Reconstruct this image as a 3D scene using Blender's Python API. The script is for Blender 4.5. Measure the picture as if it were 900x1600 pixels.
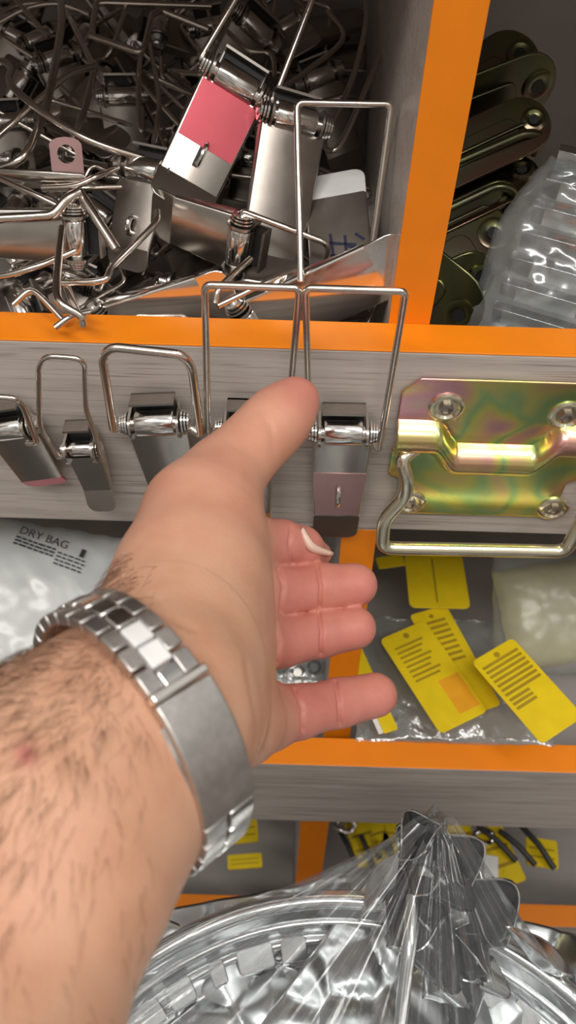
import bpy, bmesh, math, random
import numpy as np
from mathutils import Vector, Matrix, noise
from mathutils.bvhtree import BVHTree

for o in list(bpy.data.objects):
    bpy.data.objects.remove(o)
S = bpy.context.scene
COL = S.collection
PI = math.pi

# ------------------------------------------------------------------ camera
PITCH, ROLL, FPX = math.radians(50), math.radians(1.7), 1250.0
CAM = Vector((0.0, -0.28, 0.222))
F = Vector((0, math.cos(PITCH), -math.sin(PITCH)))
_r0, _u0 = Vector((1, 0, 0)), Vector((0, math.sin(PITCH), math.cos(PITCH)))
RT = _r0 * math.cos(ROLL) + _u0 * math.sin(ROLL)
UP = -_r0 * math.sin(ROLL) + _u0 * math.cos(ROLL)
cd = bpy.data.cameras.new('camera')
cam = bpy.data.objects.new('camera', cd)
COL.objects.link(cam)
m = Matrix.Identity(4)
for i in range(3):
    m[i][0], m[i][1], m[i][2], m[i][3] = RT[i], UP[i], -F[i], CAM[i]
cam.matrix_world = m
cd.sensor_fit = 'VERTICAL'
cd.sensor_height = 32.0
cd.lens = 32.0 * FPX / 1600.0
cd.clip_start = 0.01
cd.clip_end = 20
cd.dof.use_dof = True
cd.dof.focus_distance = 0.345
cd.dof.aperture_fstop = 12.0
S.camera = cam

# ------------------------------------------------------------------ light
S.view_settings.view_transform = 'Standard'
S.view_settings.look = 'None'
S.view_settings.gamma = 1
S.view_settings.use_curve_mapping = False
S.view_settings.exposure = 0.0

W = bpy.data.worlds.new('shop_surroundings')
S.world = W
W.use_nodes = True
nt = W.node_tree
nt.nodes.clear()
wo = nt.nodes.new('ShaderNodeOutputWorld')
bg = nt.nodes.new('ShaderNodeBackground')
tc = nt.nodes.new('ShaderNodeTexCoord')
sp = nt.nodes.new('ShaderNodeSeparateXYZ')
mr = nt.nodes.new('ShaderNodeMapRange')
mr.inputs[1].default_value = -1.0
mr.inputs[2].default_value = 1.0
rp = nt.nodes.new('ShaderNodeValToRGB')
e = rp.color_ramp.elements
e[0].position = 0.0; e[0].color = (0.42, 0.375, 0.335, 1)
e[1].position = 1.0; e[1].color = (0.95, 0.93, 0.90, 1)
x = e.new(0.42); x.color = (0.36, 0.315, 0.28, 1)
x = e.new(0.62); x.color = (0.55, 0.51, 0.47, 1)
nz = nt.nodes.new('ShaderNodeTexNoise')
nz.inputs['Scale'].default_value = 3.2
nz.inputs['Detail'].default_value = 1.0
nr = nt.nodes.new('ShaderNodeValToRGB')
nr.color_ramp.elements[0].position = 0.38; nr.color_ramp.elements[0].color = (0.42, 0.42, 0.42, 1)
nr.color_ramp.elements[1].position = 0.62; nr.color_ramp.elements[1].color = (1.15, 1.12, 1.08, 1)
mx = nt.nodes.new('ShaderNodeMix')
mx.data_type = 'RGBA'; mx.blend_type = 'MULTIPLY'
mx.inputs[0].default_value = 1.0
nt.links.new(tc.outputs['Generated'], sp.inputs[0])
nt.links.new(tc.outputs['Generated'], nz.inputs['Vector'])
nt.links.new(sp.outputs[2], mr.inputs[0])
nt.links.new(mr.outputs[0], rp.inputs[0])
nt.links.new(nz.outputs[0], nr.inputs[0])
nt.links.new(rp.outputs[0], mx.inputs[6])
nt.links.new(nr.outputs[0], mx.inputs[7])
nt.links.new(mx.outputs[2], bg.inputs[0])
bg.inputs[1].default_value = 0.75
nt.links.new(bg.outputs[0], wo.inputs[0])

def area(name, loc, target, sx, sy, power, col=(1, 0.96, 0.91)):
    l = bpy.data.lights.new(name, 'AREA')
    l.shape = 'RECTANGLE'; l.size = sx; l.size_y = sy
    l.energy = power; l.color = col
    o = bpy.data.objects.new(name, l)
    COL.objects.link(o)
    o.location = loc
    o.rotation_euler = (Vector(target) - Vector(loc)).to_track_quat('-Z', 'Y').to_euler()
    return o
area('ceiling_tube_light', (-0.35, -1.0, 1.7), (0, -0.05, -0.1), 1.6, 0.25, 24)
area('ceiling_tube_light', (0.9, -0.55, 1.75), (0, 0.0, -0.1), 0.25, 1.4, 14)

# ------------------------------------------------------------------ pixel helpers (900x1600 frame -> points in the place)
def ray(px, py):
    return F + RT * ((px - 450) / FPX) - UP * ((py - 800) / FPX)
def P(px, py, z):                      # at distance z along the view axis
    return CAM + ray(px, py) * z
def PY(px, py, Y):                     # on the upright plane Y
    r = ray(px, py); return CAM + r * ((Y - CAM.y) / r.y)
def PZ(px, py, Z):                     # on the level plane Z
    r = ray(px, py); return CAM + r * ((Z - CAM.z) / r.z)
HS = 0.22
def HD(px, py, h=0.0):                 # distance to the heap surface in the upper bin
    r = ray(px, py)
    return (-0.005 + HS * (CAM.y - 0.02) + h - CAM.z) / (r.z - HS * r.y)
def H(px, py, h=0.0):
    return P(px, py, HD(px, py, h))
def proj(p):
    d = p - CAM; z = d.dot(F)
    return 450 + FPX * d.dot(RT) / z, 800 - FPX * d.dot(UP) / z, z

# ------------------------------------------------------------------ materials
def newmat(name):
    M = bpy.data.materials.new(name); M.use_nodes = True
    t = M.node_tree
    return M, t, t.nodes['Principled BSDF']
def noise_ramp(t, scale, stops, detail=3, vec='Object', stretch=None, dist=0.0):
    c = t.nodes.new('ShaderNodeTexCoord')
    n = t.nodes.new('ShaderNodeTexNoise'); n.inputs['Scale'].default_value = scale
    n.inputs['Detail'].default_value = detail; n.inputs['Distortion'].default_value = dist
    if stretch:
        mp = t.nodes.new('ShaderNodeMapping'); mp.inputs['Scale'].default_value = stretch
        t.links.new(c.outputs[vec], mp.inputs[0]); t.links.new(mp.outputs[0], n.inputs['Vector'])
    else:
        t.links.new(c.outputs[vec], n.inputs['Vector'])
    r = t.nodes.new('ShaderNodeValToRGB')
    el = r.color_ramp.elements
    el[0].position, el[0].color = stops[0][0], (*stops[0][1], 1)
    el[1].position, el[1].color = stops[-1][0], (*stops[-1][1], 1)
    for p_, c_ in stops[1:-1]:
        q = el.new(p_); q.color = (*c_, 1)
    t.links.new(n.outputs[0], r.inputs[0])
    return n, r
def bump(t, b, src, strength, distance=0.001):
    bp = t.nodes.new('ShaderNodeBump'); bp.inputs['Strength'].default_value = strength
    bp.inputs['Distance'].default_value = distance
    t.links.new(src, bp.inputs['Height']); t.links.new(bp.outputs[0], b.inputs['Normal'])
def simple(name, col, rough=0.5, metal=0.0, var=0.12, scale=40, bmp=0.0, spec=0.5):
    M, t, b = newmat(name)
    lo = tuple(c * (1 - var) for c in col); hi = tuple(min(1, c * (1 + var)) for c in col)
    n, r = noise_ramp(t, scale, [(0.3, lo), (0.7, hi)])
    t.links.new(r.outputs[0], b.inputs['Base Color'])
    b.inputs['Roughness'].default_value = rough; b.inputs['Metallic'].default_value = metal
    b.inputs['Specular IOR Level'].default_value = spec
    if bmp: bump(t, b, n.outputs[0], bmp)
    return M
STEEL = simple('nickel_plated_steel', (0.60, 0.555, 0.505), 0.24, 1, 0.08, 60, 0.03)
WIRE = simple('nickel_wire', (0.78, 0.71, 0.64), 0.20, 1, 0.06, 90)
POLISH = simple('polished_steel', (0.86, 0.84, 0.81), 0.14, 1, 0.03, 60)
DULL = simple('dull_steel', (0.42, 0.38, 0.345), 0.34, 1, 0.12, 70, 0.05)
BRUSHED = simple('brushed_steel', (0.60, 0.58, 0.56), 0.34, 1, 0.1, 400)
ORANGE = simple('orange_edge_laminate', (0.86, 0.235, 0.004), 0.42, 0, 0.03, 60)
DARK = simple('dark_gap_fill', (0.02, 0.02, 0.02), 0.5)  # shade of gaps and holes put into one dark colour
FLOORM = simple('dark_floor_covering', (0.06, 0.055, 0.05), 0.6, 0, 0.3, 30)
YELLOW = simple('yellow_card', (0.80, 0.58, 0.01), 0.38, 0, 0.06, 60)
YELINK = simple('card_print', (0.36, 0.24, 0.01), 0.5)
ORINK = simple('orange_print', (0.80, 0.36, 0.01), 0.5)
WHITEC = simple('white_card', (0.80, 0.79, 0.76), 0.5)
INK = simple('black_print', (0.05, 0.05, 0.055), 0.5)
PINKREFL = simple('painted_pink_reflection', (0.50, 0.085, 0.11), 0.3, 0.6, 0.06, 60)  # pink reflection painted as the steel's own colour
PALEREFL = simple('painted_pale_pink_reflection', (0.55, 0.34, 0.33), 0.3, 0.9, 0.06, 60)  # paler pink reflection, likewise painted into the colour
BLUEINK = simple('blue_marker', (0.015, 0.02, 0.05), 0.5)
GALV = simple('galvanised_sheet', (0.64, 0.66, 0.67), 0.24, 1, 0.12, 50, 0.08)
SHEET = simple('dull_silver_sheet', (0.40, 0.42, 0.43), 0.30, 1, 0.15, 50, 0.08)
FOIL = simple('silver_foil', (0.74, 0.76, 0.77), 0.17, 1, 0.1, 60, 0.15)
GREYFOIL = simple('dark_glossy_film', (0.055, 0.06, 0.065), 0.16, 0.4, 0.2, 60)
WHITEMARK = simple('white_label_and_highlight', (0.85, 0.85, 0.84), 0.4)  # white of tag and bracket bands, also a latch's painted highlight
GREENBIT = simple('dark_green_plastic', (0.03, 0.05, 0.045), 0.35)
NAIL = simple('fingernail', (0.80, 0.58, 0.48), 0.3)

def wood():
    M, t, b = newmat('grey_wood_laminate')
    n, r = noise_ramp(t, 9, [(0.25, (0.42, 0.37, 0.335)), (0.5, (0.52, 0.465, 0.425)), (0.75, (0.59, 0.54, 0.50))], 6, 'Object', (0.9, 22, 22), 0.5)
    n2, r2 = noise_ramp(t, 55, [(0.32, (0.62, 0.60, 0.58)), (0.45, (1, 1, 1))], 3, 'Object', (0.35, 14, 14), 0.3)
    mxx = t.nodes.new('ShaderNodeMix'); mxx.data_type = 'RGBA'; mxx.blend_type = 'MULTIPLY'; mxx.inputs[0].default_value = 1
    t.links.new(r.outputs[0], mxx.inputs[6]); t.links.new(r2.outputs[0], mxx.inputs[7])
    t.links.new(mxx.outputs[2], b.inputs['Base Color'])
    b.inputs['Roughness'].default_value = 0.42
    bump(t, b, n.outputs[0], 0.12)
    return M
WOOD = wood()
WHITEREFL = simple('painted_white_reflection', (0.84, 0.84, 0.83), 0.15)  # white reflection on the watch links painted as plain white
INNER = simple('grey_inner_laminate', (0.42, 0.385, 0.36), 0.5, 0, 0.1, 20)

def zinc(name, k=1.0, scale=17, pal=None):
    M, t, b = newmat(name)
    s = [(0.22, (0.62, 0.30, 0.36)), (0.33, (0.72, 0.50, 0.24)), (0.40, (0.62, 0.60, 0.16)), (0.47, (0.34, 0.52, 0.24)), (0.53, (0.62, 0.58, 0.20)),
         (0.58, (0.72, 0.44, 0.28)), (0.65, (0.66, 0.34, 0.40)), (0.82, (0.66, 0.60, 0.40))]
    s = pal or s
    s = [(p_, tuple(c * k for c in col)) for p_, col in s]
    n, r = noise_ramp(t, scale, s, 1, 'Object', None, 0.8)
    t.links.new(r.outputs[0], b.inputs['Base Color'])
    b.inputs['Metallic'].default_value = 1; b.inputs['Roughness'].default_value = 0.25
    return M
ZINC = zinc('yellow_passivated_zinc', 1.38, 22)
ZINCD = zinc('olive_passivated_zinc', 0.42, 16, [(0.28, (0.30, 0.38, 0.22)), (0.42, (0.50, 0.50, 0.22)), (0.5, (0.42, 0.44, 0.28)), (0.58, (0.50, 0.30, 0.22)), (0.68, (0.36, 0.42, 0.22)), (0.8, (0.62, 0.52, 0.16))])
ZINCP = simple('pale_passivated_zinc', (0.85, 0.80, 0.62), 0.2, 1, 0.1, 40)

def film(name, col=(1, 1, 1), base=0.06, edge=0.75, rough=0.08, haze=0.0, bscale=90, bstr=0.3):
    """thin clear plastic: mostly see-through, glossier towards grazing angles, milky by `haze`"""
    M, t, b = newmat(name)
    t.nodes.remove(b)
    out = t.nodes['Material Output']
    tr = t.nodes.new('ShaderNodeBsdfTransparent'); tr.inputs[0].default_value = (*col, 1)
    gl = t.nodes.new('ShaderNodeBsdfGlossy'); gl.inputs['Roughness'].default_value = rough
    lw = t.nodes.new('ShaderNodeLayerWeight'); lw.inputs[0].default_value = 0.35
    mrg = t.nodes.new('ShaderNodeMapRange'); mrg.inputs[3].default_value = base; mrg.inputs[4].default_value = edge
    t.links.new(lw.outputs['Facing'], mrg.inputs[0])
    mix = t.nodes.new('ShaderNodeMixShader')
    t.links.new(mrg.outputs[0], mix.inputs[0])
    c = t.nodes.new('ShaderNodeTexCoord')
    n = t.nodes.new('ShaderNodeTexNoise'); n.inputs['Scale'].default_value = bscale; n.inputs['Detail'].default_value = 3
    t.links.new(c.outputs['Object'], n.inputs['Vector'])
    bp = t.nodes.new('ShaderNodeBump'); bp.inputs['Strength'].default_value = bstr; bp.inputs['Distance'].default_value = 0.004
    t.links.new(n.outputs[0], bp.inputs['Height']); t.links.new(bp.outputs[0], gl.inputs['Normal'])
    src = tr
    if haze > 0:
        df = t.nodes.new('ShaderNodeBsdfDiffuse'); df.inputs[0].default_value = (0.82, 0.84, 0.83, 1)
        t.links.new(bp.outputs[0], df.inputs['Normal'])
        m2 = t.nodes.new('ShaderNodeMixShader'); m2.inputs[0].default_value = haze
        t.links.new(tr.outputs[0], m2.inputs[1]); t.links.new(df.outputs[0], m2.inputs[2]); src = m2
    t.links.new(src.outputs[0], mix.inputs[1]); t.links.new(gl.outputs[0], mix.inputs[2])
    t.links.new(mix.outputs[0], out.inputs[0])
    return M
CLEAR = film('clear_wrapping_film', (0.97, 0.98, 0.98), 0.045, 0.6, 0.14, 0.03, 40, 0.12)
BAGF = film('clear_bag_film', (0.95, 0.97, 0.97), 0.10, 0.7, 0.12, 0.10, 70, 0.5)
MILKY = film('milky_bag_film', (0.9, 0.94, 0.94), 0.06, 0.4, 0.28, 0.66, 40, 0.15)
HAZYF = film('hazy_bag_film', (0.95, 0.97, 0.95), 0.05, 0.45, 0.3, 0.10, 30, 0.12)
GREYBAG = film('grey_bag_film', (0.9, 0.95, 0.96), 0.14, 0.7, 0.16, 0.14, 40, 0.3)

# ------------------------------------------------------------------ mesh helpers (everything is given in world points)
class MB:
    def __init__(s): s.v = []; s.f = []
    def add(s, verts, faces):
        o = len(s.v); s.v += [Vector(q) for q in verts]; s.f += [[i + o for i in f] for f in faces]; return s
    def box(s, M, x0, x1, y0, y1, z0, z1):
        c = [M @ Vector((x, y, z)) for z in (z0, z1) for y in (y0, y1) for x in (x0, x1)]
        return s.add(c, [(0, 2, 3, 1), (4, 5, 7, 6), (0, 1, 5, 4), (2, 6, 7, 3), (0, 4, 6, 2), (1, 3, 7, 5)])
    def prism(s, M, poly, z0, z1):      # poly (x, y) counter-clockwise, extruded along local z
        n = len(poly)
        vs = [M @ Vector((x, y, z0)) for x, y in poly] + [M @ Vector((x, y, z1)) for x, y in poly]
        fs = [list(range(n - 1, -1, -1)), list(range(n, 2 * n))] + [(i, (i + 1) % n, n + (i + 1) % n, n + i) for i in range(n)]
        return s.add(vs, fs)
    def tube(s, pts, r, seg=10, closed=False, r1=None):
        pts = [Vector(q) for q in pts]; n = len(pts)
        tang = []
        for i in range(n):
            a = pts[i - 1] if (i > 0 or closed) else pts[i]
            b = pts[(i + 1) % n] if (i < n - 1 or closed) else pts[i]
            tang.append((b - a).normalized())
        u = tang[0].orthogonal().normalized()
        vs = []
        for i in range(n):
            u = (u - tang[i] * u.dot(tang[i]))
            u = u.normalized() if u.length > 1e-9 else tang[i].orthogonal().normalized()
            w = tang[i].cross(u)
            rr = r if r1 is None else r + (r1 - r) * i / max(1, n - 1)
            for k in range(seg):
                a = 2 * PI * k / seg
                vs.append(pts[i] + (u * math.cos(a) + w * math.sin(a)) * rr)
        fs = []
        for i in range(n if closed else n - 1):
            j = (i + 1) % n
            for k in range(seg):
                k2 = (k + 1) % seg
                fs.append((i * seg + k, i * seg + k2, j * seg + k2, j * seg + k))
        if not closed:
            fs.append(list(range(seg - 1, -1, -1))); fs.append([(n - 1) * seg + k for k in range(seg)])
        return s.add(vs, fs)
    def lathe(s, M, prof, seg=20, cap=True):     # prof (r, h) about local z
        n = len(prof)
        vs = [M @ Vector((r * math.cos(2 * PI * k / seg), r * math.sin(2 * PI * k / seg), h)) for r, h in prof for k in range(seg)]
        fs = [(i * seg + k, i * seg + (k + 1) % seg, (i + 1) * seg + (k + 1) % seg, (i + 1) * seg + k) for i in range(n - 1) for k in range(seg)]
        if cap: fs += [list(range(seg - 1, -1, -1)), [(n - 1) * seg + k for k in range(seg)]]
        return s.add(vs, fs)
    def grid(s, fn, nu, nv):
        vs = [fn(i / nu, j / nv) for j in range(nv + 1) for i in range(nu + 1)]
        w = nu + 1
        return s.add(vs, [(j * w + i, j * w + i + 1, (j + 1) * w + i + 1, (j + 1) * w + i) for j in range(nv) for i in range(nu)])
    def build(s, name, mat, parent=None, bevel=0.0, smooth=True, solid=0.0, subd=0):
        me = bpy.data.meshes.new(name)
        off = parent_loc(parent) if parent else Vector((0, 0, 0))
        if parent is None and s.v:
            lo = Vector([min(q[i] for q in s.v) for i in range(3)]); hi = Vector([max(q[i] for q in s.v) for i in range(3)])
            off = (lo + hi) / 2; off.z = lo.z
        me.from_pydata([tuple(q - off) for q in s.v], [], [tuple(f) for f in s.f])
        bm = bmesh.new(); bm.from_mesh(me)
        bmesh.ops.remove_doubles(bm, verts=bm.verts, dist=1e-6)
        bmesh.ops.recalc_face_normals(bm, faces=bm.faces)
        bm.to_mesh(me); bm.free()
        me.materials.append(mat)
        o = bpy.data.objects.new(name, me); COL.objects.link(o)
        if parent: o.parent = parent
        else: o.location = off
        if solid:
            md = o.modifiers.new('thickness', 'SOLIDIFY'); md.thickness = solid; md.offset = 0
        if bevel:
            md = o.modifiers.new('bevel', 'BEVEL'); md.width = bevel; md.segments = 2; md.limit_method = 'ANGLE'; md.angle_limit = math.radians(35)
            md.harden_normals = False
        if subd:
            md = o.modifiers.new('subdivision', 'SUBSURF'); md.levels = subd; md.render_levels = subd
        if smooth:
            for p in me.polygons: p.use_smooth = True
            if not subd:
                bm2 = bmesh.new(); bm2.from_mesh(me)
                for ed in bm2.edges:
                    if len(ed.link_faces) == 2 and ed.calc_face_angle(0) > math.radians(38): ed.smooth = False
                bm2.to_mesh(me); bm2.free()
        return o
def parent_loc(o):
    l = Vector(o.location)
    while o.parent: o = o.parent; l = l + o.location
    return l
def tag(o, label, cat, group=None, kind=None):
    o['label'] = label; o['category'] = cat
    if group: o['group'] = group
    if kind: o['kind'] = kind
    return o
def thing(name, label, cat, loc, group=None):
    o = bpy.data.objects.new(name, None); o.empty_display_size = 0.01
    COL.objects.link(o); o.location = loc
    return tag(o, label, cat, group)
def structure(o): o['kind'] = 'structure'; return o
I4 = Matrix.Identity(4)
def frame(o, x, y, z):
    m = Matrix.Identity(4)
    for i in range(3): m[i][0], m[i][1], m[i][2], m[i][3] = x[i], y[i], z[i], o[i]
    return m
def smoothline(pts, n=6):
    """Catmull-Rom through the points"""
    pts = [Vector(p) for p in pts]
    if len(pts) < 3:
        return [pts[0].lerp(pts[-1], i / n) for i in range(n + 1)]
    q = [pts[0] * 2 - pts[1]] + pts + [pts[-1] * 2 - pts[-2]]
    out = []
    for i in range(1, len(q) - 2):
        for k in range(n):
            t = k / n
            a, b, c, d = q[i - 1], q[i], q[i + 1], q[i + 2]
            out.append(0.5 * ((2 * b) + (c - a) * t + (2 * a - 5 * b + 4 * c - d) * t * t + (3 * b - a - 3 * c + d) * t ** 3))
    out.append(pts[-1]); return out
def fillet(pts, r, n=5):
    """polyline with rounded corners"""
    pts = [Vector(p) for p in pts]; out = [pts[0]]
    for i in range(1, len(pts) - 1):
        a, b, c = pts[i - 1], pts[i], pts[i + 1]
        d1, d2 = (a - b), (c - b)
        rr = min(r, d1.length * 0.45, d2.length * 0.45)
        p0, p2 = b + d1.normalized() * rr, b + d2.normalized() * rr
        for k in range(n + 1):
            t = k / n
            out.append(p0 * (1 - t) ** 2 + b * 2 * t * (1 - t) + p2 * t * t)
    out.append(pts[-1]); return out
def rrect(x0, x1, y0, y1, r, n=4, corners='1111'):
    out = []
    for k, (cx, cy, a0) in enumerate([(x1 - r, y1 - r, 0), (x0 + r, y1 - r, 90), (x0 + r, y0 + r, 180), (x1 - r, y0 + r, 270)]):
        if corners[k] == '1':
            for i in range(n + 1):
                a = math.radians(a0 + 90 * i / n); out.append((cx + r * math.cos(a), cy + r * math.sin(a)))
        else:
            out.append(((x1, y1), (x0, y1), (x0, y0), (x1, y0))[k])
    return out

# ------------------------------------------------------------------ floor and shelving
fl = MB().box(I4, -1.5, 1.5, -1.6, 0.6, -1.02, -1.0).build('floor', FLOORM, smooth=False); structure(fl)

SH = thing('display_shelving', 'grey wood-effect shop shelving of stepped bins with bright orange edges', 'shelf', (0, 0.2, -1.0))
def wood_part(name, bx, parent=SH, mat=None):
    return MB().box(I4, *bx).build(name, mat or WOOD, parent, bevel=0.0006, smooth=False)
XL, XR, YB = -0.75, 0.85, 0.36
tiers = [(0.0, 0.02, 0.0, -0.124), (-0.06, -0.04, -0.309, -0.420), (-0.08, -0.06, -0.640, -0.78)]
for (yf, yb, zt, zb) in tiers:
    b = wood_part('front_board', (XL, XR, yf, yb, zb, zt - 0.0008))
    wood_part('edge_band', (XL, XR, yf, yb, zt - 0.0008, zt), b, ORANGE)
    wood_part('bin_floor', (XL, XR, yb, YB, zb, zb + 0.016), mat=INNER)
b = wood_part('front_board', (XL, XR, 0.025, 0.045, 0.205, 0.30))             # the tier above, just out of the picture
wood_part('edge_band', (XL, XR, 0.025, 0.045, 0.30, 0.3008), b, ORANGE)
wood_part('bin_floor', (XL, XR, 0.045, YB, 0.205, 0.221), mat=INNER)
wood_part('back_panel', (XL, XR, YB, YB + 0.012, -1.0, 0.30), mat=INNER)
def divider(px_top, y_top, Yt, zt, px_bot, y_bot, Yb, zb, w):
    X = 0.5 * (PY(px_top, y_top, Yt).x + PY(px_bot, y_bot, Yb).x)
    M = frame((X, 0, 0), (0, 1, 0), (0, 0, 1), (1, 0, 0))
    d = MB().prism(M, [(Yb, zb), (YB, zb), (YB, zt), (Yt, zt)], -w / 2, w / 2).build('divider', WOOD if Yb > 0 else INNER, SH, smooth=False)
    MB().prism(M, [(Yb - 0.0009, zb), (Yb, zb), (Yt, zt), (Yt - 0.0009, zt)], -w / 2, w / 2).build('edge_band', ORANGE, d, smooth=False)
    return X
X1 = divider(716, 0, 0.021, 0.205, 640, 520, 0.021, -0.108, 0.0185)
X2 = divider(563, 850, 0.0, -0.125, 527, 1140, -0.039, -0.40, 0.0195)
X3 = divider(488, 1300, -0.045, -0.421, 482, 1390, -0.0592, -0.76, 0.024)
wood_part('side_panel', (XR - 0.02, XR, -0.08, YB, -1.0, 0.30), mat=INNER)
wood_part('side_panel', (XL, XL + 0.02, -0.08, YB, -1.0, 0.30), mat=INNER)

# ------------------------------------------------------------------ toggle latches
def latch(M, w, l, label, bail=None, group='toggle latches on the front board', tab=0.022, tabang=0.25, hook=True, wr=0.0015,
          steel=None, name='toggle_latch', depth=0.007, base=True, taper=0.86, coil=True, pink=None, tabmat=None):
    """local frame: origin on the pivot pin, x across, y towards the bail, z out of the lever face"""
    steel = steel or STEEL
    t = thing(name, label, 'latch', M.translation.copy(), group)
    h = w / 2; th = 0.0012
    # lever: a folded channel, narrower towards its tail
    y0, y1 = -0.0055, -l
    b = MB()
    h1 = h * taper
    prof = [(-1, -depth), (-1, -0.0012), (-0.97, -0.0003), (-0.93, 0), (0.93, 0), (0.97, -0.0003), (1, -0.0012), (1, -depth)]
    outer0 = [(sx * h * 0.93, y0, sz) for sx, sz in prof]; outer1 = [(sx * h1 * 0.93, y1, sz if sz > -0.002 else -depth * 0.35) for sx, sz in prof]
    inner0 = [(sx * (h * 0.93 - th), y0, max(sz - th, -depth)) for sx, sz in prof]; inner1 = [(sx * (h1 * 0.93 - th), y1, (sz - th) if sz > -0.002 else -depth * 0.35) for sx, sz in prof]
    n = len(prof)
    vs = [M @ Vector(q) for q in outer0 + outer1 + inner0 + inner1]
    fs = []
    for i in range(n - 1):
        fs += [(i, i + 1, n + i + 1, n + i), (2 * n + i, 3 * n + i, 3 * n + i + 1, 2 * n + i + 1),
               (i, 2 * n + i, 2 * n + i + 1, i + 1), (n + i, n + i + 1, 3 * n + i + 1, 3 * n + i)]
    fs += [(0, n, 3 * n, 2 * n), (n - 1, 3 * n - 1, 4 * n - 1, 2 * n - 1)]
    b.add(vs, fs); b.build('lever_plate', steel, t)
    # finger tab, bent off the lever face
    ca, sa = math.cos(tabang), math.sin(tabang)
    MT = M @ frame((0, y1 + 0.0005, -th * 0.5), (1, 0, 0), (0, ca, sa), (0, -sa, ca))
    MB().prism(MT, rrect(-h1 * 0.93, h1 * 0.93, -tab, 0, min(0.006, h1 * 0.6), 4, '0011'), -th * 0.5, th * 0.5)\
        .build('finger_tab', tabmat or steel, t, bevel=0.0003)
    # roller
    MR = M @ frame((0, 0, -0.001), (0, 1, 0), (0, 0, 1), (1, 0, 0))
    rr = min(0.0062, w * 0.2); L = h * 0.58
    MB().lathe(MR, [(rr * 0.55, -L - 0.002), (rr * 0.55, -L), (rr * 0.94, -L), (rr, -L + 0.0006), (rr, L - 0.0006), (rr * 0.94, L), (rr * 0.55, L), (rr * 0.55, L + 0.002)], 24).build('roller', POLISH, t)
    # upright ears and rivets
    for s in (-1, 1):
        e = []
        for k in range(9):
            a = PI * k / 8; e.append((0.0075 * 0.8 * math.cos(a) , 0.0045 * math.sin(a) + 0.002))
        e = [(0.0062, -0.009)] + [(p_, q_) for p_, q_ in e] + [(-0.0062, -0.009)]
        ME = M @ frame((s * h * 0.72, 0, 0), (0, 1, 0), (0, 0, 1), (1, 0, 0))
        MB().prism(ME, e, -0.0006, 0.0006).build('ear', steel, t)
        if coil:
            MC = M @ frame((0, 0, -0.001), (0, 1, 0), (0, 0, 1), (1, 0, 0))
            x0, x1 = (h * 0.80, h * 1.06)
            st = []
            for k in range(3):
                a_, b_ = x0 + (x1 - x0) * k / 3, x0 + (x1 - x0) * (k + 0.8) / 3
                R = rr * (0.98 - 0.1 * k)
                st += [(R * 0.62, a_), (R, a_ + 0.0002), (R, b_), (R * 0.62, b_ + 0.0001)]
            st.append((rr * 0.35, x1 + 0.0006))
            if s < 0: st = [(r_, -x_) for r_, x_ in st][::-1]
            MB().lathe(MC, st, 20).build('rivet', POLISH, t)
    if base:
        bp = MB().box(M, -h * 0.66, h * 0.66, -l * 0.8, 0.012, -depth - 0.0016, -depth - 0.0004)
        bp.box(M, -h * 0.66, h * 0.66, 0.0108, 0.012, -depth - 0.0016, -0.0005)
        bp.build('base_plate', DULL, t)
        MB().box(M, -h * 0.62, h * 0.62, -0.003, 0.0107, -depth - 0.0003, -0.0055).build('dark_gap_block', DARK, t)  # dark block put in for the black gap behind the roller
    if hook:
        c = Vector((0, -l * 0.72, 0)); q = min(0.006, l * 0.1)
        pts = [M @ (c + Vector((0, q, -0.0005))), M @ (c + Vector((0, q * 0.95, 0.0022))), M @ (c + Vector((0, q * 0.4, 0.0036))),
               M @ (c + Vector((0, -q * 0.4, 0.0036))), M @ (c + Vector((0, -q * 0.95, 0.0022))), M @ (c + Vector((0, -q, -0.0005)))]
        MB().tube(smoothline(pts, 4), 0.0012, 8).build('hook', POLISH, t)
        MB().prism(M, [(0.0002 + 0.0005 * k2, -l * 0.72 + (q + 0.0015) * s2) for k2, s2 in ((-5, -1), (0, -1), (0, 1), (-5, 1))], 0.00005, 0.0002).build('slot', DARK, t)
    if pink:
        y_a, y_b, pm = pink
        MB().prism(M, [(-h1 * .86, -l * y_b), (h1 * .86, -l * y_b), (h * .86, -l * y_a), (-h * .86, -l * y_a)], .00005, .00025).build('pink_reflection', pm, t)['label'] = 'pink reflection painted on the lever face'  # thin patch carrying a painted pink reflection
    if bail:
        MB().tube(bail, wr, 12).build('wire_bail', WIRE, t)
    return t
def upright(px, py, Y, tilt=0.0, lean=0.0):
    o = PY(px, py, Y)
    M = frame(o, (1, 0, 0), (0, 0, 1), (0, -1, 0))
    return M @ Matrix.Rotation(tilt, 4, 'Z') @ Matrix.Rotation(lean, 4, 'X')
def bpts(lst, r=0.004):
    return fillet([PY(*q) for q in lst], r)

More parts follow.
